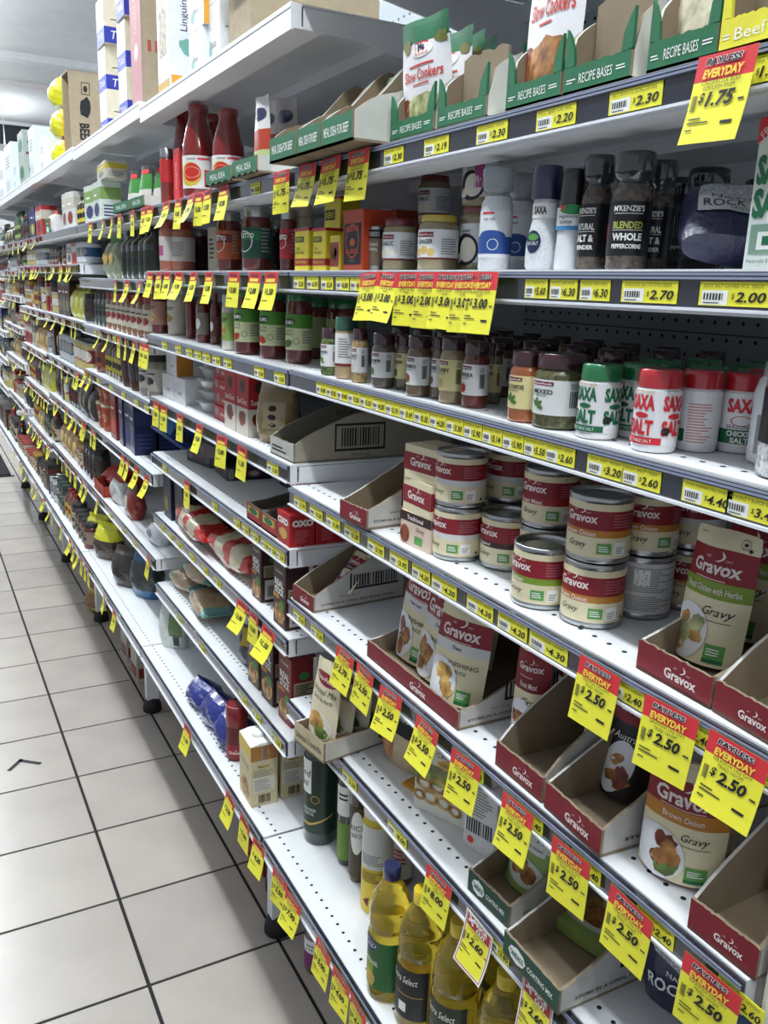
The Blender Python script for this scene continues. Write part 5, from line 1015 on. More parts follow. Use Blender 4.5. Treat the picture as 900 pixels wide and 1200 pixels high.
# --- third shelf under: green label sauces, bottles
zz = A1[3]; occ = []
def dolmio(q, r, h):
    q.rect(-r*1.8, h*.52, r*3, h*.72, mat('#4f8f2a', .45), nx=16); q.up(); q.ell(-r*.25, h*.60, r*.6, h*.06, mat('#24421a'), 16, tilt=.15); q.up(); q.text('DOLMIO', -r*.25, h*.60, h*.055, PAPERW, w=r*.95, bold=.03); q.text('EXTRA', -r*.2, h*.48, h*.035, INK); q.text('GARLIC', -r*.2, h*.43, h*.035, INK)
    q.ell(-r*.3, h*.29, r*.4, h*.06, random.choice((LEAFM, mat('#b8281c'), mat('#b8281c'))), 14, .5); q.ring(r*.45, h*.33, r*.2, r*.23, INK); q.lines(r*.9, h*.3, r*1.7, h*.5, 5, GREYT)
for i, (cx, yb, wp, yt) in enumerate(((350, 427, 31, 346), (320, 421, 31, 344), (290, 416, 30, 342))):
    jar_at(1, cx, yb, wp, yt, zz, GREENC, TOM2, mat('#d3d8a8', .45), f'pasta sauce jar with green gradient label and green lid, {ORD[i+1]} from the spice jars', extra=dolmio, lb=(.2, .70), lh=.09, tw=30, occ=occ, shoulder=.86)
for cx, yb, wp, yt, lid, cont, lab, nm, lb in ((269, 411, 17, 346, WL, mat('#cfcabc', .3, 'glass'), mat('#8fae5a', .45), 'sauce_jar', 'creamy white sauce jar with green label'), (253, 404, 12, 344, REDC, TOM2, mat('#6a3a34', .45), 'sauce_bottle', 'slim red sauce bottle beside the creamy jar'), (239, 402, 17, 338, REDC, TOM2, mat('#8a8078', .45), 'sauce_bottle', 'red sauce bottle with mushroom label'), (224, 397, 11, 340, INK, TOM, None, 'sauce_bottle', 'small red chilli sauce bottle'), (209, 393, 24, 332, WL, mat('#c4beae', .3, 'glass'), mat('#c9c2b2', .45), 'sauce_jar', 'tall white creamy sauce jar with pale label'), (188, 391, 20, 336, REDC, TOM2, mat('#a07868', .45), 'sauce_jar', 'red sauce jar with fruit label at the far end')):
    if nm == 'sauce_jar': jar_at(1, cx, yb, wp, yt, zz, lid, cont, lab, lb, occ=occ, extra=lambda q, r, h: (q.ell(-r*.2, h*.35, r*.5, h*.09, FOODS[4], 12, .3), q.lines(-r*.6, h*.52, r*.6, h*.6, 2, INK)))
    else: jar_at(1, cx, yb, wp, yt, zz, lid, cont, lab, lb, name=nm, cat='bottle', occ=occ, proto=lambda r, h, lid=lid, cont=cont, lab=lab: P_bottle(SB, r, h, cont, lid, .9, .5, lab, (.15, .55), (lambda q, r, h: q.ell(-r*.1, h*.35, r*.5, h*.1, PAPERW, 12)) if lab else None, n=14, arc=1.6))
n = 0
for (x, y) in ((.14, 1.33), (.13, 1.42), (.13, 1.51), (.12, 1.60), (.11, 1.70), (.12, 1.80)):
    n += 1; put(P_jar(.034, .105, GREENC if n < 4 else REDC, TOM2, mat('#8a9a62' if n < 4 else '#7a5a4a', .45), n=14), 'sauce_jar', (x, y, zz), f'shaded sauce jar in the second row, {ORD[n]} from the spice jars', 'jar', 'sauce jars', rz=-70)
# --- fourth shelf: boxes, tubs, bag, big carton
zz = A1[4]
def wbox(q, w, h, d): q.ring(-w*.25, h*.6, h*.12, h*.14, GREYT); q.text('Lasagne', w*.1, h*.4, h*.18, GREYT)
def wside(q, w, h, d): q.rect(-d*.5, h*.02, -d*.2, h*.98, ORANGE); q.up(); q.text('INTERNO', d*.15, h*.4, h*.12, INK)
def wside2(q, w, h, d): q.text('INTERNO', d*.1, h*.5, h*.14, INK)
WBX = mat('#d9dadb', .5, 'card')
c = onz(190, 467, zz)
for i, (x, y, l, sd, lb) in enumerate(((.027, 2.074, 0, wside2, 'white pasta box with plain side, lower left of the stack'), (.029, 1.978, 0, wside2, 'white pasta box, lower right of the stack, printed side'), (.029, 2.04, 1, wside, 'white pasta box with orange side panel on top'))):
    put(P_box(.092, .13, .057, WBX, wbox, sd), 'pasta_box', (x+.065, y, zz+l*.0575), lb, 'box', 'white pasta boxes')
TUB = mat('#cfd2cf', .15, 'oil', t=.3)
for i in range(5):
    b = Proto(); b.add('tub', B().lathe([(.034, 0), (.042, .018), (.044, .02)], TUB, 18, sq=4)); b.add('lid', B().lathe([(.046, .02), (.046, .0235), (.03, .024)], mat('#b9bdb8', .2, 'oil', t=.3), 18, sq=4))
    put(b, 'plastic_tub', (.078+.004*(i % 2), 1.835-.003*i, zz+i*.0242), f'clear flat plastic tub in a stack, {ORD[i+1]} from the bottom', 'tub', 'stacked plastic tubs')
REDB = mat('#a81e22', .5, 'card')
for i in range(4):
    put(P_box(.115, .06, .0275, REDB, lambda q, w, h, d: (q.ell(-w*.3, h*.6, w*.1, h*.3, GREYT), q.text('chocolate', w*.1, h*.5, h*.3, PAPERW)), lambda q, w, h, d: (q.ell(-d*.2, h*.7, d*.14, h*.18, mat('#3a2a1a')), q.text('Choc', d*.1, h*.5, h*.2, PAPERW))), 'dessert_box', (.068+.003*(i % 2), 1.688, zz+i*.0279), f'small red dessert box in a stack of four, {ORD[i+1]} from the bottom', 'box', 'stacked red boxes')
def sun(q, w, h, d): q.rect(-w/2, 0, w/2, h*.45, mat('#c9c0b4')); q.up(); q.ell(0, h*.8, w*.2, h*.1, mat('#3a2a1a')); q.text('SunChoc', 0, h*.56, h*.09, PAPERW, w=w*.8); q.ell(0, h*.28, w*.3, h*.14, FOODS[2], 12, .4)
def suns(q, w, h, d): q.rect(-d/2, 0, d/2, h*.45, mat('#c9c0b4')); q.up(); q.ell(0, h*.8, d*.25, h*.1, mat('#3a2a1a')); q.text('SunChoc', 0, h*.56, h*.09, PAPERW, w=d*.8); q.ell(-.1*d, h*.28, d*.26, h*.14, FOODS[2], 12, .4); q.ell(d*.3, h*.1, d*.12, h*.06, ORANGE)
put(P_box(.066, .05, .113, REDB, sun, suns), 'dessert_box', (.047, 1.590, zz), 'tall red pudding box with fruit picture, left of its twin', 'box', 'tall red boxes'); put(P_box(.066, .05, .113, REDB, sun, suns), 'dessert_box', (.047, 1.520, zz), 'tall red pudding box, right of its twin beside the biscuit bag', 'box', 'tall red boxes')
put(P_bag(.075, .105, .055, mat('#8f7a52', .3, 'film'), mat('#a89a84', .2, 'film'), .003, 5, lambda q, w, h: (q.rect(-w*.25, h*.25, w*.3, h*.7, mat('#a89878')), q.up(), q.ell(0, h*.6, w*.1, h*.05, INK), q.ell(0, h*.45, w*.1, h*.05, INK), q.ell(0, h*.32, w*.1, h*.04, INK))), 'biscuit_bag', (.058, 1.43, zz), 'cellophane bag of brown biscuits beside the big carton', 'bag', rz=-45)
put_front(lambda w: P_tray(w, .30, .030, .125, mat('#a39a88', .75, 'card'), mat('#b8b5ae', .7, 'card'), mat('#7d7767', .8, 'card'), curve=.8, printer=lambda q, w, h: q.lines(-w*.4, h*.3, w*.3, h*.7, 2, INK), sidep=lambda q, d, hb, hf: (q.text('Instant', -d*.2, hb*.8, hb*.09, INK), q.text('BEST BEFORE', -d*.17, hb*.62, hb*.05, INK), q.rect(-d*.26, hb*.12, d*.05, hb*.15, INK), q.rect(-d*.26, hb*.45, d*.05, hb*.48, INK), q.rect(-d*.26, hb*.12, -d*.25, hb*.48, INK), q.rect(d*.04, hb*.12, d*.05, hb*.48, INK), q.barcode(-d*.22, hb*.18, d*.02, hb*.42, n=30), q.text('195 0004 1.26kg', -d*.1, hb*.06, hb*.04, INK))), 'display_tray', (314, 531), (341, 544), zz, .30, 'large brown carton with a barcode on its near side', 'tray', 'open display trays', inset=.004)
# --- fifth shelf: dark boxes, red stock trays, OXO cubes
zz = A1[5]; DKB = mat('#1c1e2a', .4, 'card')
dbf = lambda q, w, h, d: (q.ell(0, h*.5, w*.2, h*.3, mat('#5a2a2a')), q.lines(-w*.4, h*.3, -w*.22, h*.7, 2, GREYT))
dbs = lambda q, w, h, d: (q.rect(-d*.48, h*.1, -d*.35, h*.9, GREYT), q.ell(d*.1, h*.5, d*.16, h*.3, mat('#7a4a4a')), q.up(), q.ell(d*.1, h*.5, d*.1, h*.2, mat('#b0a0a0')))
for i, (x, y, l, rz) in enumerate(((.11, 1.95, 0, -80), (.12, 1.80, 0, -95), (.115, 1.88, 1, -86), (.21, 1.62, 0, -90))): put(P_box(.12, .10, .028, DKB, dbf, dbs), 'pasta_box', (x, y, zz+l*.0285), f'dark navy flat box lying on the half-empty shelf, {ORD[i+1]} from the far side', 'box', 'flat dark boxes', rz=rz)
for i, y in enumerate((1.41, 1.335)):
    put(P_tray(.068, .13, .03, .05, mat('#8f897a', .7, 'card'), mat('#a8242a', .5, 'card'), mat('#6f6a5c', .8, 'card'), printer=lambda q, w, h: (q.rect(-w*.4, h*.45, w*.4, h*.9, mat('#c9b84a')), q.up(), q.ell(0, h*.68, w*.3, h*.2, GRN))), 'display_tray', (.068, y, zz), ('red and yellow stock cube tray, left of its twin', 'red and yellow stock cube tray next to the OXO boxes')[i], 'tray', 'open display trays')
put(P_bag(.07, .06, .06, mat('#a81c24', .35, 'film'), None, .003, 8, seal=False), 'sweet_bag', (.175, 1.43, zz), 'small round red bag behind the stock cube trays', 'bag')
for i in range(4): put(P_box(.028, .05, .062, mat('#a89a52', .5, 'card'), lambda q, w, h, d: q.rect(-w*.4, h*.3, w*.4, h*.7, mat('#6a5a2a')), None), 'stock_box', (.23, 1.40-.03*i, zz), f'olive yellow stock packet in a row at the back, {ORD[4-i]} from the near end', 'packet', 'olive stock packets')
OXO = mat('#b01c22', .45, 'card')
def oxo(q, w, h, d): q.text('OXO', 0, h*.74, h*.22, PAPERW, w=d*.82, bold=.06); q.lines(-d*.3, h*.12, d*.3, h*.55, 9, mat('#d07070'))
def oxof(q, w, h, d): q.text('OXO', 0, h*.74, h*.22, PAPERW, w=w*.8, bold=.06); q.ell(0, h*.35, w*.3, h*.18, GOLD, 14, .3)
for i in range(4): put(P_box(.055, .046, .053, OXO, oxof, oxo), 'stock_cube_box', (.026+.0475*i, 1.268, zz), f'red OXO stock cube box on the shelf, {ORD[i+1]} from the aisle', 'box', 'OXO boxes')
for i in range(3): put(P_box(.055, .046, .053, OXO, oxof, oxo), 'stock_cube_box', (.048+.0475*i, 1.266, zz+.0534), f'red OXO stock cube box in the upper layer, {ORD[i+1]} from the aisle', 'box', 'OXO boxes')
# --- sixth shelf: navy boxes, red pasta packs, real stock
zz = A1[6]
for i, (x, y) in enumerate(((.055, 2.06), (.06, 1.975), (.15, 2.03), (.155, 1.94))): put(P_box(.07, .08, .119, mat('#181c34', .4, 'card'), lambda q, w, h, d: (q.ell(0, h*.8, w*.28, h*.08, mat('#4a4a6a')), q.ell(-w*.1, h*.3, w*.25, h*.16, mat('#8a7a3a'))), lambda q, w, h, d: q.ell(0, h*.7, d*.25, h*.1, mat('#2c3252'))), 'pasta_box', (x, y, zz), f'tall navy pasta box at the far end, {ORD[i+1]} from the left', 'box', 'tall navy boxes')
RF = mat('#b8241a', .25, 'film'); CF = mat('#c8bfa0', .15, 'film')
for i, (x, y, rz, l, lab) in enumerate(((.047, 1.85, -3, 0, 'red and clear pasta bag lying along the shelf edge, far one'), (.048, 1.60, 2, 0, 'red and clear pasta bag lying along the shelf edge, near one'), (.145, 1.78, 3, 0, 'red pasta bag lying behind the two at the edge'), (.15, 1.50, -3, 0, 'pasta bag deep on the shelf behind the near red one'))):
    put(P_bag(.08, .25, .062, CF, RF, .004, 20+i, zones=[(0, .2, RF), (.4, .58, RF), (.8, 1, RF)]), 'pasta_bag', (x, y+.125, zz+.034), lab, 'bag', 'red pasta bags', rot=(math.radians(90), 0, math.radians(rz)))
STK = mat('#3a1a1c', .45, 'card')
def stock(dim):
    def f(q, w, h, d):
        a = w if dim == 'w' else d
        q.text('Campbells', 0, h*.88, h*.05, PAPERW, w=a*.6, shear=.2); q.text('REAL', 0, h*.70, h*.11, PAPERW, w=a*.72, bold=.04); q.text('STOCK', 0, h*.57, h*.11, PAPERW, w=a*.72, bold=.04); q.rect(-a*.5, h*.44, a*.0, h*.5, ORANGE)
        q.ell(0, h*.2, a*.42, h*.16, FOODS[1], 14, .3); q.up(); q.ell(a*.2, h*.36, a*.2, h*.08, mat('#4a8a3a')); q.ell(-a*.1, h*.26, a*.2, h*.08, FOODS[0], 12, .4)
    return f
def stock_s(q, w, h, d): q.ell(0, h*.75, d*.2, h*.06, mat('#3a7a3a')); q.rect(-d*.35, h*.05, d*.35, h*.4, mat('#c9c4b8')); q.rect(-d*.4, h*.45, d*.4, h*.66, mat('#a89a7a')); q.up(); q.barcode(-d*.25, h*.1, d*.25, h*.3); q.lines(-d*.35, h*.47, d*.35, h*.64, 5, INK)
def tetra(w, d, h, body, f, s, cap=PAPERW):
    p = P_box(w, d, h, body, f, s, seam=False); p.add('top_flap', B().prism([(-d/2, 0), (-d*.15, h*.035), (d*.15, h*.035), (d/2, 0)], lambda a, c: (-w*.48, a, h+c), lambda a, c: (w*.48, a, h+c), cap)); p.add('screw_cap', B().lathe([(w*.17, h+h*.034), (w*.18, h*1.04), (w*.17, h*1.09), (w*.14, h*1.095)], PAPERW, 12)); return p
def edge(q, w, h, d): q.rect(d*.34, h*.55, d*.5, h, PAPERW); stock_s(q, w, h, d)
for lb, bl, br, yt in (('real stock carton at the near end of its shelf', (316, 728), (336, 740), 662), ('real stock carton left of the nearest stock carton', (292, 698), (307, 707), 638)):
    a, c = onz(bl[0], bl[1], zz), onz(br[0], br[1], zz); w = (c-a).length; m = (a+c)/2; h = min(.12, Zat(yt, m.x, m.y)-zz)
    put(P_box(w, .05, h, STK, stock('w'), edge), 'stock_carton', (max(m.x, .004)+.027, m.y, zz), lb, 'carton', 'stock cartons')
put(P_box(.06, .05, .12, mat('#5a1a22', .45, 'card'), stock('w'), stock_s), 'stock_carton', (.13, 1.30, zz), 'dark maroon stock carton behind the nearest stock carton', 'carton', 'stock cartons')
# --- seventh shelf: teal bags, navy bag, dark stock cartons
zz = A1[7]
TEAL = mat('#6a9a92', .25, 'film'); NUT = mat('#b59a78', .3, 'film')
for i, (x, y, rz, l) in enumerate(((.06, 2.03, 6, 0), (.065, 1.86, -5, 0), (.165, 1.98, 4, 0), (.07, 1.93, 6, 1), (.17, 1.80, 5, 0))):
    put(P_bag(.085, .15, .045, NUT, TEAL, .003, 30+i, zones=[(0, .16, TEAL), (.84, 1, TEAL)]), 'snack_bag', (x, y+.07, zz+.026+l*.05), f'teal-ended clear bag lying on the lower shelf, {ORD[i+1]} from the far end', 'bag', 'teal-ended bags', rot=(math.radians(90), 0, math.radians(rz)))
put(P_bag(.065, .105, .045, mat('#171c40', .3, 'film'), mat('#c9ccd2', .25, 'film'), .003, 41, lambda q, w, h: q.rect(-w*.3, h*.45, w*.2, h*.8, mat('#b59a3a'))), 'pasta_bag', (.055, 1.545, zz), 'dark navy bag with yellow panel left of the stock cartons', 'bag', rz=-60)
for lb, y, m in (('dark stock carton with chicken picture beside the navy bag', 1.462, mat('#4a4434', .45, 'card')), ('black real stock carton on the lower shelf', 1.388, STK), ('red stock carton nearest the schnitzel pouches', 1.30, mat('#7a1c20', .45, 'card'))):
    put(P_box(.055, .05, .128, m, stock('w'), edge), 'stock_carton', (.045, y, zz), lb, 'carton', 'stock cartons', rz=-88)
# --- bottom deck: blue bags, gravy canister, stock cartons
zz = A1[8]; BLU = mat('#1c2a7a', .22, 'film')
for i, (x, y, w, h, rz) in enumerate(((.01, 1.745, .10, .06, -80), (.012, 1.64, .10, .075, -85), (.012, 1.548, .08, .075, -75), (.13, 1.70, .10, .07, -90), (.13, 1.59, .1, .07, -85))):
    put(P_bag(w, h, .075, BLU, None, .005, 50+i, seal=False, printer=(lambda q, w, h: q.ell(.1*w, h*.5, w*.25, h*.3, mat('#8a7a2a'))) if i > 2 else None), 'rice_bag', (x, y, zz), f'shiny blue bag slumped on the bottom deck, {ORD[i+1]} from the far side', 'bag', 'blue bags', rz=rz)
c, r = spot_round(278, 893, 25, zz); h = hgt(c, 824)
pc = Proto(); pc.add('canister_body', B().lathe([(r*.97, 0), (r, .004), (r, h*.80)], mat('#5a1a1e', .35), 20)); pc.add('lid', B().lathe([(r*1.02, h*.62), (r*1.04, h*.64), (r*1.04, h*.97), (r*.95, h), (r*.9, h*.985)], mat('#7c1420', .25, 'glass'), 20)); q = Print(cyl(r*1.002)); q.rect(-r*1.6, h*.05, r*1.6, h*.3, WINE, nx=12); q.up(); gravox(q, r*.3, h*.16, r*1.1); pc.add('label', q)
put(pc, 'gravy_canister', c, 'dark red gravy canister with deep red lid', 'canister', rz=-50)
TETC = mat('#cdbf96', .45, 'card')
def tet(q, w, h, d): q.rect(-w/2, h*.78, w/2, h, mat('#d8c05a')); q.text('STOCK', 0, h*.62, h*.09, GREYT, w=w*.7); q.ell(0, h*.2, w*.4, h*.17, FOODS[1], 14, .3)
def tets(q, w, h, d): q.rect(-d/2, h*.76, d/2, h, mat('#a8743a')); q.rect(-d*.12, h*.70, d*.08, h, mat('#c9b8a0')); q.up(); q.text('Massel', -d*.05, h*.66, h*.045, mat('#8a7a1a'), w=d*.4, bold=.03); q.lines(-d*.4, h*.5, d*.35, h*.62, 4, GREYT); q.rect(-d*.42, h*.24, d*.38, h*.48, mat('#d8d4c4')); q.up(); q.lines(-d*.38, h*.26, d*.3, h*.46, 7, GREYT); q.barcode(-d*.22, h*.05, d*.22, h*.19)
for lb, x, y in (('cream stock carton with white cap at the deck front', -.008, 1.357), ('cream stock carton behind the front capped one', .052, 1.36), ('cream stock carton deepest of the three on the deck', .112, 1.362)):
    put(tetra(.07, .052, .122, TETC, tet, tets), 'stock_carton', (x, y, zz), lb, 'carton', 'cream stock cartons', rz=-92)
put(P_box(.07, .05, .11, mat('#8f8256', .5, 'card'), lambda q, w, h, d: q.lines(-w*.3, h*.3, w*.3, h*.8, 5, INK), lambda q, w, h, d: q.lines(-d*.3, h*.3, d*.3, h*.8, 5, INK)), 'stock_carton', (.13, 1.46, zz), 'olive packet behind the gravy canister', 'packet')
put(P_bag(.08, .12, .05, mat('#cdd2cc', .3, 'film'), None, .002, 61, lambda q, w, h: (q.rect(-w*.05, h*.3, w*.4, h*.85, mat('#6f8a5a')), q.rect(w*.1, h*.08, w*.3, h*.35, mat('#2a2c2a')))), 'rice_bag', (.035, 2.10, zz), 'pale green and white rice bag alone on the bottom deck', 'bag', rz=-45)
# ================================================================ top shelf: cartons standing above the aisle
def top_box(k, x0, x1, h, depth, body, front, side, name, label, group=None, X=.015, l=0, cat='box', tilt=0):
    z = ZS[k][0]; ya, yb = Yat(x0, X, z), Yat(x1, X, z); m = (ya+yb)/2
    put(P_box(ya-yb, depth, h, body, front, side), name, (X+depth/2, m, z+l), label, cat, group, rot=(0, math.radians(tilt), math.radians(-90)))
KR = mat('#a3937a', .8, 'card')
c = Proto(); z1 = ZS[1][0]; w_, d_, h_ = .11, .24, .17
b = B().box(-w_/2, w_/2, -d_/2, -d_/2+.004, 0, h_, KR).box(-w_/2, w_/2, d_/2-.004, d_/2, 0, h_, KR).box(-w_/2, -w_/2+.004, -d_/2+.004, d_/2-.004, 0, h_, KR).box(w_/2-.004, w_/2, -d_/2+.004, d_/2-.004, 0, h_, KR).box(-w_/2, w_/2, -d_/2, d_/2, 0, .003, KR); i = c.add('carton', b)
c.add('flap', B().prism([(-w_*.48, 0), (w_*.48, 0), (w_*.42, -.05), (-w_*.42, -.05)], lambda a, q: (a, -d_/2-.003-.6*q*-1*.0+q*.5, h_+q), lambda a, q: (a, -d_/2-.001+q*.5, h_+q), mat('#8a7c66', .8, 'card')))
q = Print(sideX(w_/2)); q.rect(-d_*.5, h_*.5, -d_*.44, h_*.6, INK); q.rect(-d_*.4, 0.002, -d_*.25, h_*.1, mat('#b56a5a')); c.add('print', q, i)
put(c, 'open_carton', (.035+.12, Yat(284, .04, z1), z1), 'open brown carton on the top shelf at its near end', 'carton', rz=-90)
WC = mat('#dfe1e3', .5, 'card'); OR2 = mat('#d99a2a', .5)
def wo(q, w, h, d): q.text('Pasta', 0, h*.4, h*.12, GREYT); q.ell(-w*.2, h*.3, w*.12, h*.12, mat('#8fb8b0'))
def wos(q, w, h, d): q.rect(-d*.5, 0, -d*.1, h, OR2); q.up(); q.ring(d*.2, h*.5, d*.1, d*.11, GREYT)
def wos2(q, w, h, d): q.text('OUTER', d*.0, h*.5, h*.1, INK); q.lines(-d*.4, h*.6, d*.4, h*.65, 1, GREYT)
for i, (x0, x1, l, s) in enumerate(((222, 238, 0, wos2), (222, 240, .082, wos), (223, 241, .164, wos))): top_box(1, x0, x1, .081, .12, WC, wo, s, 'pasta_carton', f'white pasta carton with orange side on the top shelf, {ORD[i+1]} layer up', 'white pasta cartons', l=l, X=.02)
for i in range(2): top_box(1, 243, 258, .11, .10, WC, wo, wos2 if i == 0 else wos, 'pasta_carton', f'white pasta carton beside the open brown carton, {ORD[i+1]} layer up', 'white pasta cartons', l=i*.111, X=.03)
def ling(q, w, h, d): q.rect(-w*.3, h*.3, w*.3, h*.75, mat('#6a5a4a', .4, 'food', c2='#c8b89a')); q.rect(-w*.5, 0, w*.5, h*.1, mat('#c9a050')); q.rect(-w*.3, h*.8, w*.3, h*.9, GREYT)
def lings(q, w, h, d): q.text('Linguine', -d*.1, h*.62, d*.22, INK, rot=1.57, w=h*.28); q.ell(-.05*d, h*.36, d*.2, h*.07, mat('#6fa898'), 12, .5); q.rect(-d*.45, 0.002, d*.3, h*.13, OR2)
top_box(1, 186, 199, .24, .085, WC, ling, lings, 'pasta_carton', 'tall white linguine carton leaning at the shelf front', 'white pasta cartons', X=.008)
def pk(q, w, h, d): q.rect(-w*.5, 0, w*.5, h, mat('#b9898a', .6)); q.up(); q.ell(0, h*.4, w*.2, h*.06, mat('#d8b8b8')); q.text('QUALITY', 0, h*.7, w*.2, mat('#d8b8b8'), rot=1.57)
def pks(q, w, h, d): 
    for i in range(5): q.rect(-d*.4+i*d*.12, h*.38, -d*.34+i*d*.12, h*.46, mat('#a8463c'))
top_box(2, 156, 168, .30, .14, KR, pk, pks, 'pasta_carton', 'tall brown carton with a faded pink front')
TBL = mat('#2a35a0', .45, 'card'); TCR = mat('#d9d0b8', .5, 'card')
def tild(q, w, h, d): q.rect(-w*.5, 0, w*.5, h*.35, mat('#4a54b8', .45)); q.rect(-w*.5, h*.35, w*.5, h, mat('#d8dade', .5)); q.up(); q.text('Tilda', 0, h*.2, h*.14, PAPERW, w=w*.7, shear=.2)
def tilds(q, w, h, d): q.rect(-d*.5, 0, d*.5, h*.35, TBL); q.up(); q.text('Tilda', 0, h*.18, h*.18, PAPERW, w=d*.6, shear=.2); q.rect(-d*.3, h*.5, -d*.1, h*.52, INK); q.poly([(d*.1, h*.7), (d*.3, h*.78), (d*.3, h*.62)], GREYT)
for ci, (x0, x1, nl, X) in enumerate(((141, 150, 3, .02), (119, 127, 3, .03))):
    for l in range(nl): top_box(2, x0, x1, .115, .09, TCR, tild, tilds, 'rice_carton', f"blue-based Tilda rice carton, {('right', 'left')[ci]} column, {ORD[l+1]} from the bottom", 'Tilda rice cartons', l=l*.1155, X=X+.004*(l % 2))
z2 = ZS[3][0]; c = Proto(); w_, d_, h_ = .11, .11, .25
b = B().box(-w_/2, w_/2, d_/2-.004, d_/2, 0, h_, KR).box(-w_/2, -w_/2+.004, -d_/2, d_/2-.004, 0, h_, KR).box(w_/2-.004, w_/2, -d_/2, d_/2-.004, 0, h_, KR).box(-w_/2, w_/2, -d_/2, d_/2, 0, .003, KR).box(-w_/2, w_/2, -d_/2, d_/2, h_-.003, h_, KR); i = c.add('carton', b)
q = Print(sideX(w_/2)); q.text('BEEF!', -d_*.1, h_*.24, d_*.3, INK, rot=-1.57, w=h_*.26, bold=.04); q.ell(-.05*d_, h_*.56, d_*.16, h_*.13, INK, 10, .4); q.rect(-d_*.15, h_*.72, d_*.1, h_*.73, INK); q.rect(-d_*.15, h_*.86, d_*.1, h_*.87, INK); q.rect(-d_*.15, h_*.72, -d_*.13, h_*.87, INK); q.rect(d_*.08, h_*.72, d_*.1, h_*.87, INK); q.ell(-.03*d_, h_*.79, d_*.06, h_*.04, INK); c.add('print', q, i)
put(c, 'open_carton', (.07, Yat(86, .03, z2), z2), 'open brown carton marked BEEF! on the top shelf', 'carton', rz=-88)
YB = mat('#d8d622', .3, 'film')
for l in range(3): put(P_bag(.10, .105, .10, YB, None, .005, 70+l, seal=False), 'noodle_bag', (.07, Yat(65, .03, z2), z2+l*.106), f'bright yellow bag stacked on the far top shelf, {ORD[l+1]} from the bottom', 'bag', 'stacked yellow bags')
top_box(3, 74.5, 79, .20, .10, mat('#b04a48', .5, 'card'), lambda q, w, h, d: q.rect(-w*.4, h*.2, w*.4, h*.8, RED), lambda q, w, h, d: (q.rect(-d*.4, h*.1, d*.4, h*.9, mat('#c85a58')), q.up(), q.lines(-d*.3, h*.3, d*.3, h*.7, 6, PAPERW)), 'noodle_box', 'red and white box beside the stacked yellow bags', X=.06)
put(P_box(.06, .06, .07, mat('#2f8a4a', .5, 'card'), lambda q, w, h, d: q.rect(-w*.3, h*.3, w*.3, h*.7, PAPERW), None), 'noodle_box', (.11, Yat(77, .06, z2), z2+.2035), 'small green box on top of the red and white box', 'box')
for i, (x0, x1, h, k) in enumerate(((36, 42, .20, 4), (48, 54, .12, 4), (8, 16, .24, 5), (1, 7, .2, 5), (17, 21, .14, 5))): top_box(k, x0, x1, h, .12, mat(('#d3dbe6', '#e0e3e6')[i % 2], .5, 'card'), lambda q, w, h, d: (q.lines(-w*.3, h*.55, w*.3, h*.8, 4, GREYT), q.rect(-w*.4, h*.1, w*.1, h*.3, mat('#b8c0cc'))), lambda q, w, h, d: q.lines(-d*.3, h*.5, d*.3, h*.7, 3, GREYT), 'grocery_carton', f'plain white carton on the far top shelf, {ORD[i+1]} of the white ones', 'far white cartons')
for l in range(2): top_box(4, 24, 30, .115, .09, mat('#9aa39a', .5, 'card'), lambda q, w, h, d: q.ell(0, h*.5, w*.35, h*.25, GRN), lambda q, w, h, d: (q.ell(0, h*.55, d*.3, h*.2, GRN), q.rect(-d*.4, h*.1, d*.4, h*.2, mat('#7a2a2a'))), 'grocery_carton', f'grey carton with green oval on the far top shelf, {("lower", "upper")[l]}', 'green oval cartons', l=l*.1155)
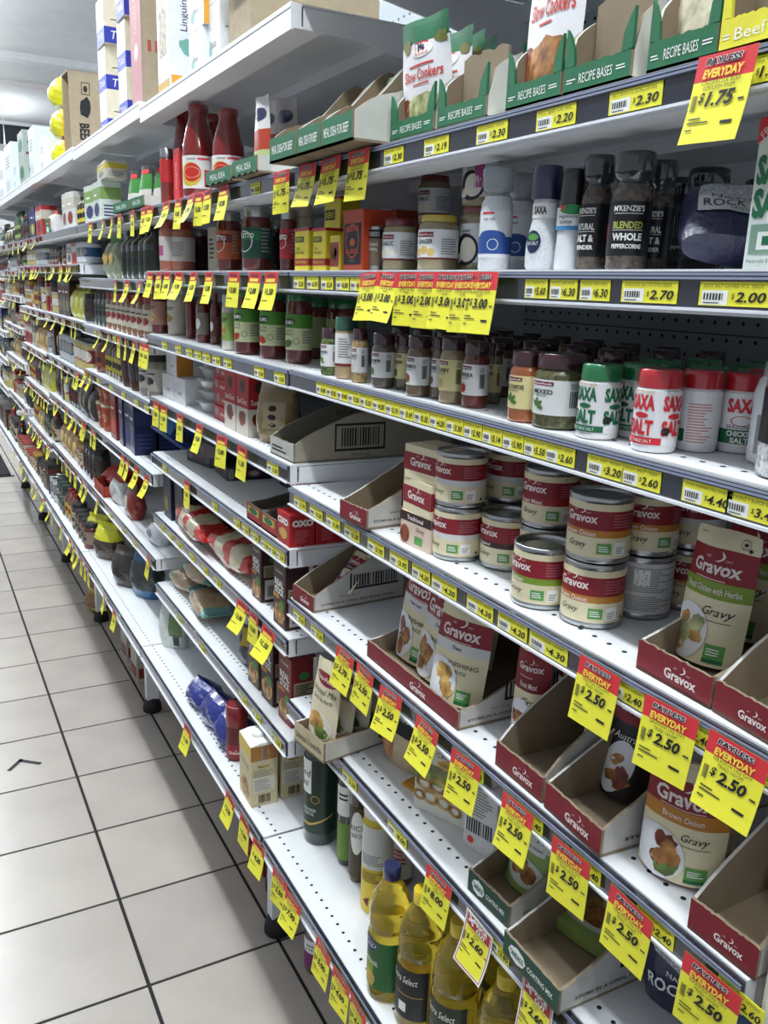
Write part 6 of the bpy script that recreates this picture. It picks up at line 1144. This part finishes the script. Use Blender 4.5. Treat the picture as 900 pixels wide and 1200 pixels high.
# ================================================================ farther bays: rows of goods
GEN = {}
NAMES = {'jar': ('sauce_jar', 'jar'), 'bottle': ('sauce_bottle', 'bottle'), 'box': ('grocery_box', 'box'), 'bag': ('grocery_bag', 'bag'), 'tin': ('food_tin', 'tin'), 'tub': ('food_tub', 'tub')}
def gen(kind, a, b_, c_, w, h):
    key = (kind, a, b_, c_, round(w, 3), round(h, 3))
    if key in GEN: return GEN[key]
    A, Bm, Cm = mat(a, .3, 'glass' if kind in ('jar', 'bottle') else ('film' if kind == 'bag' else 'card')), mat(b_, .45), mat(c_, .35)
    r = w/2
    if kind == 'jar': p = P_jar(r, h, Cm, A, Bm, n=12, extra=lambda q, r, h: (q.ell(-r*.1, h*.4, r*.5, h*.1, Cm, 9), q.lines(-r*.6, h*.55, r*.6, h*.62, 1, INK)))
    elif kind == 'bottle': p = P_bottle(SB, r, h, A, Cm, .9, .45, Bm, (.15, .55), lambda q, r, h: q.ell(0, h*.35, r*.5, h*.1, Cm, 9), n=12, arc=1.5)
    elif kind == 'box': p = P_box(w, .06, h, A, lambda q, w, h, d: (q.rect(-w*.5, h*.55, w*.5, h*.85, Bm), q.up(), q.ell(0, h*.3, w*.32, h*.18, Cm, 10), q.lines(-w*.3, h*.65, w*.3, h*.75, 1, PAPERW)), lambda q, w, h, d: (q.rect(-d*.5, h*.55, d*.5, h*.85, Bm), q.up(), q.lines(-d*.35, h*.12, d*.35, h*.45, 4, Cm)))
    elif kind == 'bag': p = P_bag(w, h, .06, A, Bm, .004, int(w*997), lambda q, w, h: q.ell(0, h*.5, w*.3, h*.2, Cm, 10), n=8)
    elif kind == 'tin': p = P_can(r, h, [(0, .3, Bm), (.3, .8, A), (.8, 1, Bm)], lambda q, r, h: q.ell(0, h*.55, r*.7, h*.2, Cm, 10), n=14)
    else:
        p = Proto(); p.add('tub', B().lathe([(r*.8, 0), (r*.84, .003), (r, h*.9)], A, 14)); p.add('lid', B().lathe([(r*1.05, h*.9), (r*1.06, h*.97), (r, h)], Cm, 14)); q = Print(lambda x, z, o: ((r*(.82+.17*z/h)+o)*math.sin(x/r), -(r*(.82+.17*z/h)+o)*math.cos(x/r), z)); q.rect(-r*1.6, h*.25, r*1.8, h*.75, Bm, nx=10); q.up(); q.ell(0, h*.5, r*.4, h*.15, Cm, 9); p.add('label', q)
    GEN[key] = p; return p
CNT = {}
def row(k, n, y0, y1, kind, cols, desc, w=.055, h=.1, X=.012, gap=.004, ranks=1, z=None, jit=.004, turn=20):
    """goods side by side from y0 (near) to y1 (far) on shelf n of bay k"""
    z = ZS[k][n] if z is None else z; rnd = random.Random(int(y0*997)+k*13+n); y = y0+w/2
    while y+w/2 <= y1+.001:
        for q in range(ranks):
            CNT[(k, n, desc)] = CNT.get((k, n, desc), 0)+1; i = CNT[(k, n, desc)]; nm, cat = NAMES[kind]
            where = f'the floor under the {ORD[k+1]} bay' if z == 0 else shname(k, n)
            put(gen(kind, *cols, w, h), nm, (X+.032+q*.068+rnd.random()*jit, y, z), f'{desc}, {ORD[min(i, 24)]} from near end, {where}', cat, f'{cat}s on {where}', rz=-90+(turn if kind not in ('box', 'bag') else rnd.uniform(-6, 6)))
        y += w+gap
def rowpx(k, n, px0, px1, kind, cols, desc, **kw):
    z = ZS[k][n]; X = kw.get('X', .012)
    row(k, n, max(BY[k]+.01, Yat(px1, X, z)), min(BY[k+1]-.008, Yat(px0, X, z)), kind, cols, desc, **kw)
# third bay, as the photograph shows it
rowpx(2, 1, 122, 132, 'box', ('#c9c2a0', '#d8c85a', '#6a2a2a'), 'white and yellow box', w=.13, h=.075); rowpx(2, 1, 98, 118, 'box', ('#cdd6cc', '#7fa05a', '#2a2a6a'), 'pale green and white box', w=.12, h=.11); row(2, 1, 2.62, 2.9, 'box', ('#c8c4b4', '#c9b83a', '#8a8a8a'), 'flat yellow-ended box laid on top', w=.16, h=.045, z=1.597+.1105)
rowpx(2, 2, 114, 133, 'bag', ('#8f9a7a', '#3f7a3a', '#b8984a'), 'clear and green snack bag', w=.09, h=.115); rowpx(2, 2, 134, 171, 'bottle', ('#1a2018', '#26301f', '#141414'), 'dark green glass bottle', w=.06, h=.125, ranks=2)
rowpx(2, 3, 97, 106, 'box', ('#5f8f3a', '#4f9a2a', '#c9d8a0'), 'bright green tall box', w=.07, h=.11); rowpx(2, 3, 107, 120, 'jar', ('#2a3a2a', '#4a5a4a', '#1f1f1f'), 'dark olive jar', w=.055, h=.1); rowpx(2, 3, 120, 171, 'jar', ('#8a5a34', '#c9c0ae', '#8a2a22'), 'brown pickle jar with white label', w=.062, h=.105, ranks=2)
rowpx(2, 4, 96, 107, 'bag', ('#b8ae98', '#3a2a1a', '#c9a83a'), 'white and brown patterned bag', w=.1, h=.1); rowpx(2, 4, 107, 116, 'bottle', ('#7a3a1e', '#8a4a2a', '#3a1a10'), 'rust brown sauce bottle', w=.07, h=.111); rowpx(2, 4, 117, 140, 'bottle', ('#5a3a1c', '#c9b83a', '#2a1a10'), 'brown sauce bottle with yellow label', w=.042, h=.111); rowpx(2, 4, 140, 160, 'tub', ('#4a2a1c', '#2f6a7a', '#3a2a1a'), 'brown tub with teal label', w=.09, h=.11, gap=.012); rowpx(2, 4, 162, 178, 'jar', ('#8f8a80', '#b8b4aa', '#26221f'), 'grey white jar with dark lid', w=.072, h=.111)
rowpx(2, 5, 88, 124, 'tub', ('#a8482a', '#8a2a1c', '#c9b8a0'), 'orange red noodle tub', w=.074, h=.085, gap=.010); row(2, 5, 2.76, 3.0, 'tub', ('#a8482a', '#8a2a1c', '#c9b8a0'), 'orange red tub in the upper layer', w=.074, h=.06, gap=.010, z=.96+.0865); rowpx(2, 5, 126, 136, 'box', ('#7a1c1a', '#8a2420', '#c84a3a'), 'dark red box', w=.08, h=.14); rowpx(2, 5, 138, 158, 'box', ('#161c44', '#1c2a5a', '#2a3a7a'), 'dark navy biscuit box', w=.07, h=.145, ranks=2)
put(P_box(.06, .16, .05, mat('#1f4a8a', .35, 'card'), lambda q, w, h, d: q.rect(-w*.4, h*.2, w*.4, h*.8, mat('#4a8ac8')), lambda q, w, h, d: (q.rect(-d*.5, h*.1, -d*.3, h*.9, mat('#5a9ad8')), q.rect(-d*.3, h*.3, d*.4, h*.7, mat('#2a2a5a')))), 'grocery_box', (.09, 2.225, .96+.053), 'bright blue box tipped over at the near end of its shelf', 'box', rot=(math.radians(-38), 0, math.radians(-80)))
put(P_tray(.16, .14, .035, .06, mat('#a8301c', .5, 'card'), mat('#b8381e', .5, 'card'), mat('#8a2a1a', .6, 'card'), printer=lambda q, w, h: q.text('TRIDENT', w*.2, h*.4, h*.3, INK)), 'display_tray', (.075, 2.92, .736), 'orange red noodle tray at the far end of the low shelf', 'tray', 'open display trays')
for i in range(4): put(P_bag(.07, .085, .035, mat('#b8261c', .3, 'film'), None, .003, 80+i), 'noodle_packet', (.035+.052*(i % 2), 2.96-.08*(i//2), .736+.04), f'red noodle packet lying in the orange tray, {ORD[4-i]} from near end', 'packet', 'red noodle packets', rot=(math.radians(-62), 0, math.radians(-80)))
rowpx(2, 6, 120, 134, 'bag', ('#d8d8d4', '#a8242a', '#b8b8b4'), 'white and red bag', w=.12, h=.085); rowpx(2, 6, 136, 150, 'bag', ('#8a2a20', '#5a3a2a', '#c9c0b0'), 'dark red bag with photo print', w=.1, h=.1); rowpx(2, 6, 160, 178, 'bag', ('#c9ccd2', '#1c2250', '#8a8aa0'), 'clear and navy bag', w=.1, h=.06); row(2, 6, 2.14, 2.26, 'box', ('#8a8a7a', '#5a5a4a', '#4a4a40'), 'low grey box', w=.1, h=.045, X=.14)
for i, (px, py, c1, c2, h, lb) in enumerate(((132, 688, '#2a221e', '#3a302a', .12, 'black crinkled bag slumped on the bottom deck'), (162, 700, '#2f3a36', '#2a6a9a', .13, 'dark bag with bright blue foot'), (118, 655, '#3a2a1c', '#d8d822', .12, 'bag with yellow sleeve on the bottom deck'), (105, 640, '#8a8a2a', '#d8d822', .11, 'yellow bag nearest the far end of the deck'))):
    c = onz(px, py, .502); put(P_bag(.11, h, .07, mat(c1, .25, 'film'), mat(c2, .3, 'film'), .005, 90+i, zones=[(0, .18, mat(c2, .3, 'film'))] if i == 1 else [(.6, 1, mat(c2, .3, 'film'))] if i > 1 else None), 'grocery_bag', (max(c.x+.03, .03), c.y, .502), lb, 'bag', 'bags on the bottom deck', rz=-60)
# fourth bay
row(3, 1, 3.05, 3.2, 'bottle', ('#3a2a14', '#c9b83a', '#1a1a1a'), 'small dark bottle with yellow label', w=.045, h=.1); row(3, 1, 3.22, 3.45, 'box', ('#d8d8d0', '#c9c4b4', '#8a2a2a'), 'white and cream box', w=.1, h=.12)
rowpx(3, 1, 51, 57, 'box', ('#2f7a4a', '#2a6a3a', '#d8d8d0'), 'green display box', w=.08, h=.06)
row(3, 1, 3.72, 3.91, 'bag', ('#d8d4d0', '#c85a4a', '#c84a3a'), 'white and orange upright packet', w=.045, h=.085)
LIBS = [('jar', ('#3a2a1c', '#b8ae94', '#2a2a2a'), 'brown jar'), ('bottle', ('#1c1c1a', '#5a3a2a', '#141414'), 'black sauce bottle'), ('box', ('#a82a26', '#c9c0b0', '#8a1a1a'), 'red and cream box'), ('box', ('#c9c4b4', '#8a8a8a', '#4a4a5a'), 'white box'), ('bag', ('#b8904a', '#8a5a2a', '#d8c88a'), 'golden bag'), ('jar', ('#26302a', '#6a7a6a', '#1c3a2a'), 'dark green jar'), ('tin', ('#8a2a22', '#c9b878', '#d8d4c8'), 'red food tin'), ('bottle', ('#6a2a18', '#c9b03a', '#8a1a1a'), 'chilli sauce bottle'), ('bag', ('#8f9498', '#5a5e62', '#c8ccd0'), 'silver grey bag'), ('box', ('#1c2448', '#2a3a7a', '#c9b85a'), 'navy box'), ('tub', ('#b8b4a8', '#c9a83a', '#8a2a22'), 'white and gold tub'), ('jar', ('#8a4a22', '#d0c8b8', '#a8821c'), 'amber jar'), ('tin', ('#2f5a7a', '#c9ccd0', '#8a8a8a'), 'blue food tin'), ('bag', ('#c9c822', '#8a8a1c', '#d8d8a0'), 'yellow bag'), ('bottle', ('#2a4a2a', '#8aa05a', '#1a3a1a'), 'green bottle'), ('jar', ('#1f1a16', '#4a4036', '#1a1a1a'), 'near-black jar'), ('box', ('#2a2622', '#5a2a22', '#8a7a5a'), 'dark brown box'), ('bottle', ('#141210', '#3a2a1c', '#6a1a16'), 'black red-capped bottle'), ('bag', ('#3a3430', '#6a5a4a', '#a89a7a'), 'dark foil bag'), ('jar', ('#5a1a12', '#8a7a6a', '#2a2a2a'), 'dark red jar')]
def assort(k, n, y0, y1, seed, zmax=None, X=.012, z=None, pick=None):
    rnd = random.Random(seed); y = y0; zz = ZS[k][n] if z is None else z; room = zmax or (ZS[k][n-1]-ZS[k][n]-.045 if z is None else .4)
    while y < y1-.06:
        kind, cols, desc = LIBS[pick[rnd.randrange(len(pick))] if pick else rnd.randrange(len(LIBS))]; w = {'jar': .062, 'bottle': .052, 'box': .075, 'bag': .095, 'tin': .07, 'tub': .075}[kind]; m = rnd.randint(1, 4); m = min(m, int((y1-y)/(w+.004)))
        if m < 1: break
        h = min(room, {'jar': .105, 'bottle': .14, 'box': .12, 'bag': .12, 'tin': .095, 'tub': .085}[kind]*rnd.choice((.85, 1, 1.1)))*(.92 if kind == 'bag' else 1)
        row(k, n, y, y+m*(w+.004), kind, cols, desc, w=w, h=round(h, 2) if h > .06 else h, X=X, z=z); y += m*(w+.004)+rnd.choice((0, 0, .02))
for k in range(3, 7):
    for n in range(2 if k == 3 else 1, len(ZS[k])): assort(k, n, BY[k]+.015, BY[k+1]-.01, k*50+n, X=-.03 if n == len(ZS[k])-1 else .012)
# top-shelf filler far away
row(6, 0, BY[6]+.02, BY[7]-.1, 'box', ('#e2e2de', '#c9b8a8', '#9a6a5a'), 'pale top-shelf box', w=.12, h=.2)
# ================================================================ goods standing on the floor under the deck
def fl(px, py): return onz(px, py, 0)
c = fl(288, 930); put(P_jar(.05, .14, SILVER, mat('#6a2a18', .25, 'glass'), mat('#8a7a6a', .45), extra=lambda q, r, h: (q.rect(-r*1.2, h*.5, r*1.2, h*.66, PAPERW, nx=8), q.ell(0, h*.3, r*.6, h*.1, FOODS[2], 12, .3))), 'sauce_jar', (c.x+.04, c.y+.03, 0), 'dark pasta sauce jar standing on the floor under the deck', 'jar', 'jars on the floor', rz=-60)
for i, (px, py) in enumerate(((262, 905), (222, 858), (203, 838), (192, 815))):
    c = fl(px, py); put(P_jar(.045, .13, SILVER, mat('#4a3a28', .25, 'glass'), mat('#8f8a7c', .45), extra=lambda q, r, h: q.ell(0, h*.4, r*.5, h*.1, FOODS[0], 12, .3)), 'sauce_jar', (c.x+.045, c.y+.03, 0), f'olive brown jar on the floor behind the tile joint, {ORD[i+1]} from the near jar', 'jar', 'jars on the floor', rz=-60)
for i in range(3): put(P_box(.15, .12, .045, mat('#8a2018', .5, 'card'), lambda q, w, h, d: q.rect(-w*.4, h*.3, w*.4, h*.7, mat('#b8443a')), lambda q, w, h, d: q.rect(-d*.4, h*.3, d*.4, h*.7, mat('#6a1812'))), 'biscuit_box', (.205+.008*i, 1.82-.004*i, i*.0455), f'flat red carton on the floor, {ORD[i+1]} from the bottom of the pile', 'box', 'flat red cartons', rz=-88)
put(P_box(.09, .06, .21, STK, stock('w'), stock_s), 'stock_carton', (.165, 1.655, 0), 'tall stock carton on the floor beside the white leg', 'carton', rz=-90)
c = fl(362, 1146); put(P_bottle(SB, .03, .16, mat('#5a4a3a', .25, 'glass'), INK, .88, .6, mat('#8a3a7a', .45), (.1, .35), lambda q, r, h: (q.rect(-r*1.2, h*.35, r*1.2, h*.55, PAPERW, nx=8), q.lines(-r*.5, h*.4, r*.5, h*.5, 2, INK)), arc=1.3), 'sauce_bottle', (c.x+.03, c.y+.02, 0), 'bottle with black cap and purple label on the floor', 'bottle', rz=-50)
put(P_bag(.12, .17, .07, mat('#b8b2a8', .35, 'film'), None, .003, 101, lambda q, w, h: q.ell(0, h*.45, w*.3, h*.25, FOODS[2], 14, .5)), 'grocery_bag', (.215, 1.24, 0), 'white bag with chocolate picture on the floor', 'bag', rz=-70)
put(P_bag(.14, .19, .08, mat('#17508f', .3, 'film'), None, .003, 102, lambda q, w, h: (q.text('Coconut', 0, h*.5, h*.1, PAPERW, w=w*.6, shear=.2), q.ell(-w*.2, h*.7, w*.12, h*.1, PAPERW))), 'grocery_bag', (.205, 1.06, 0), 'bright blue bag on the floor at the near end', 'bag', rz=-70)
c = fl(116, 728)
for i, (dx, l) in enumerate(((0, 0), (.01, .085))): put(P_bag(.15, .085, .10, mat('#8a5a1c', .25, 'film'), mat('#d8c822', .3, 'film'), .006, 110+i, seal=False, zones=[(0, .3, mat('#d8c822', .3, 'film'))]), 'snack_bag', (c.x+.03+dx, c.y+.14, l), f"brown and yellow snack bag spilling over the floor edge, {('lower', 'upper')[i]}", 'bag', 'yellow snack bags', rz=-70)
for i, (px, py) in enumerate(((158, 800), (146, 775))):
    c = fl(px, py); put(P_box(.10, .07, .20, mat('#b8b4a8', .5, 'card'), lambda q, w, h, d: (q.rect(-w*.4, h*.1, w*.4, h*.3, mat('#8a2a22')), q.up(), q.text('LONG', 0, h*.2, h*.06, PAPERW)), lambda q, w, h, d: (q.rect(-d*.4, h*.1, d*.4, h*.3, mat('#8a2a22')), q.lines(-d*.3, h*.4, d*.3, h*.8, 6, GREYT))), 'grocery_box', (c.x+.04, c.y+.03, 0), f'tall pale carton on the floor under the third bay, {("near", "far")[i]} one', 'carton', 'pale floor cartons')
for k in (3, 4, 5): assort(k, 7, BY[k]+.12, BY[k+1]-.05, 700+k, X=.20, z=0)
assort(2, 7, 2.13+.35, 2.7-.02, 705, X=.30, z=0); assort(1, 8, 1.93, 2.1, 709, X=.30, z=0)
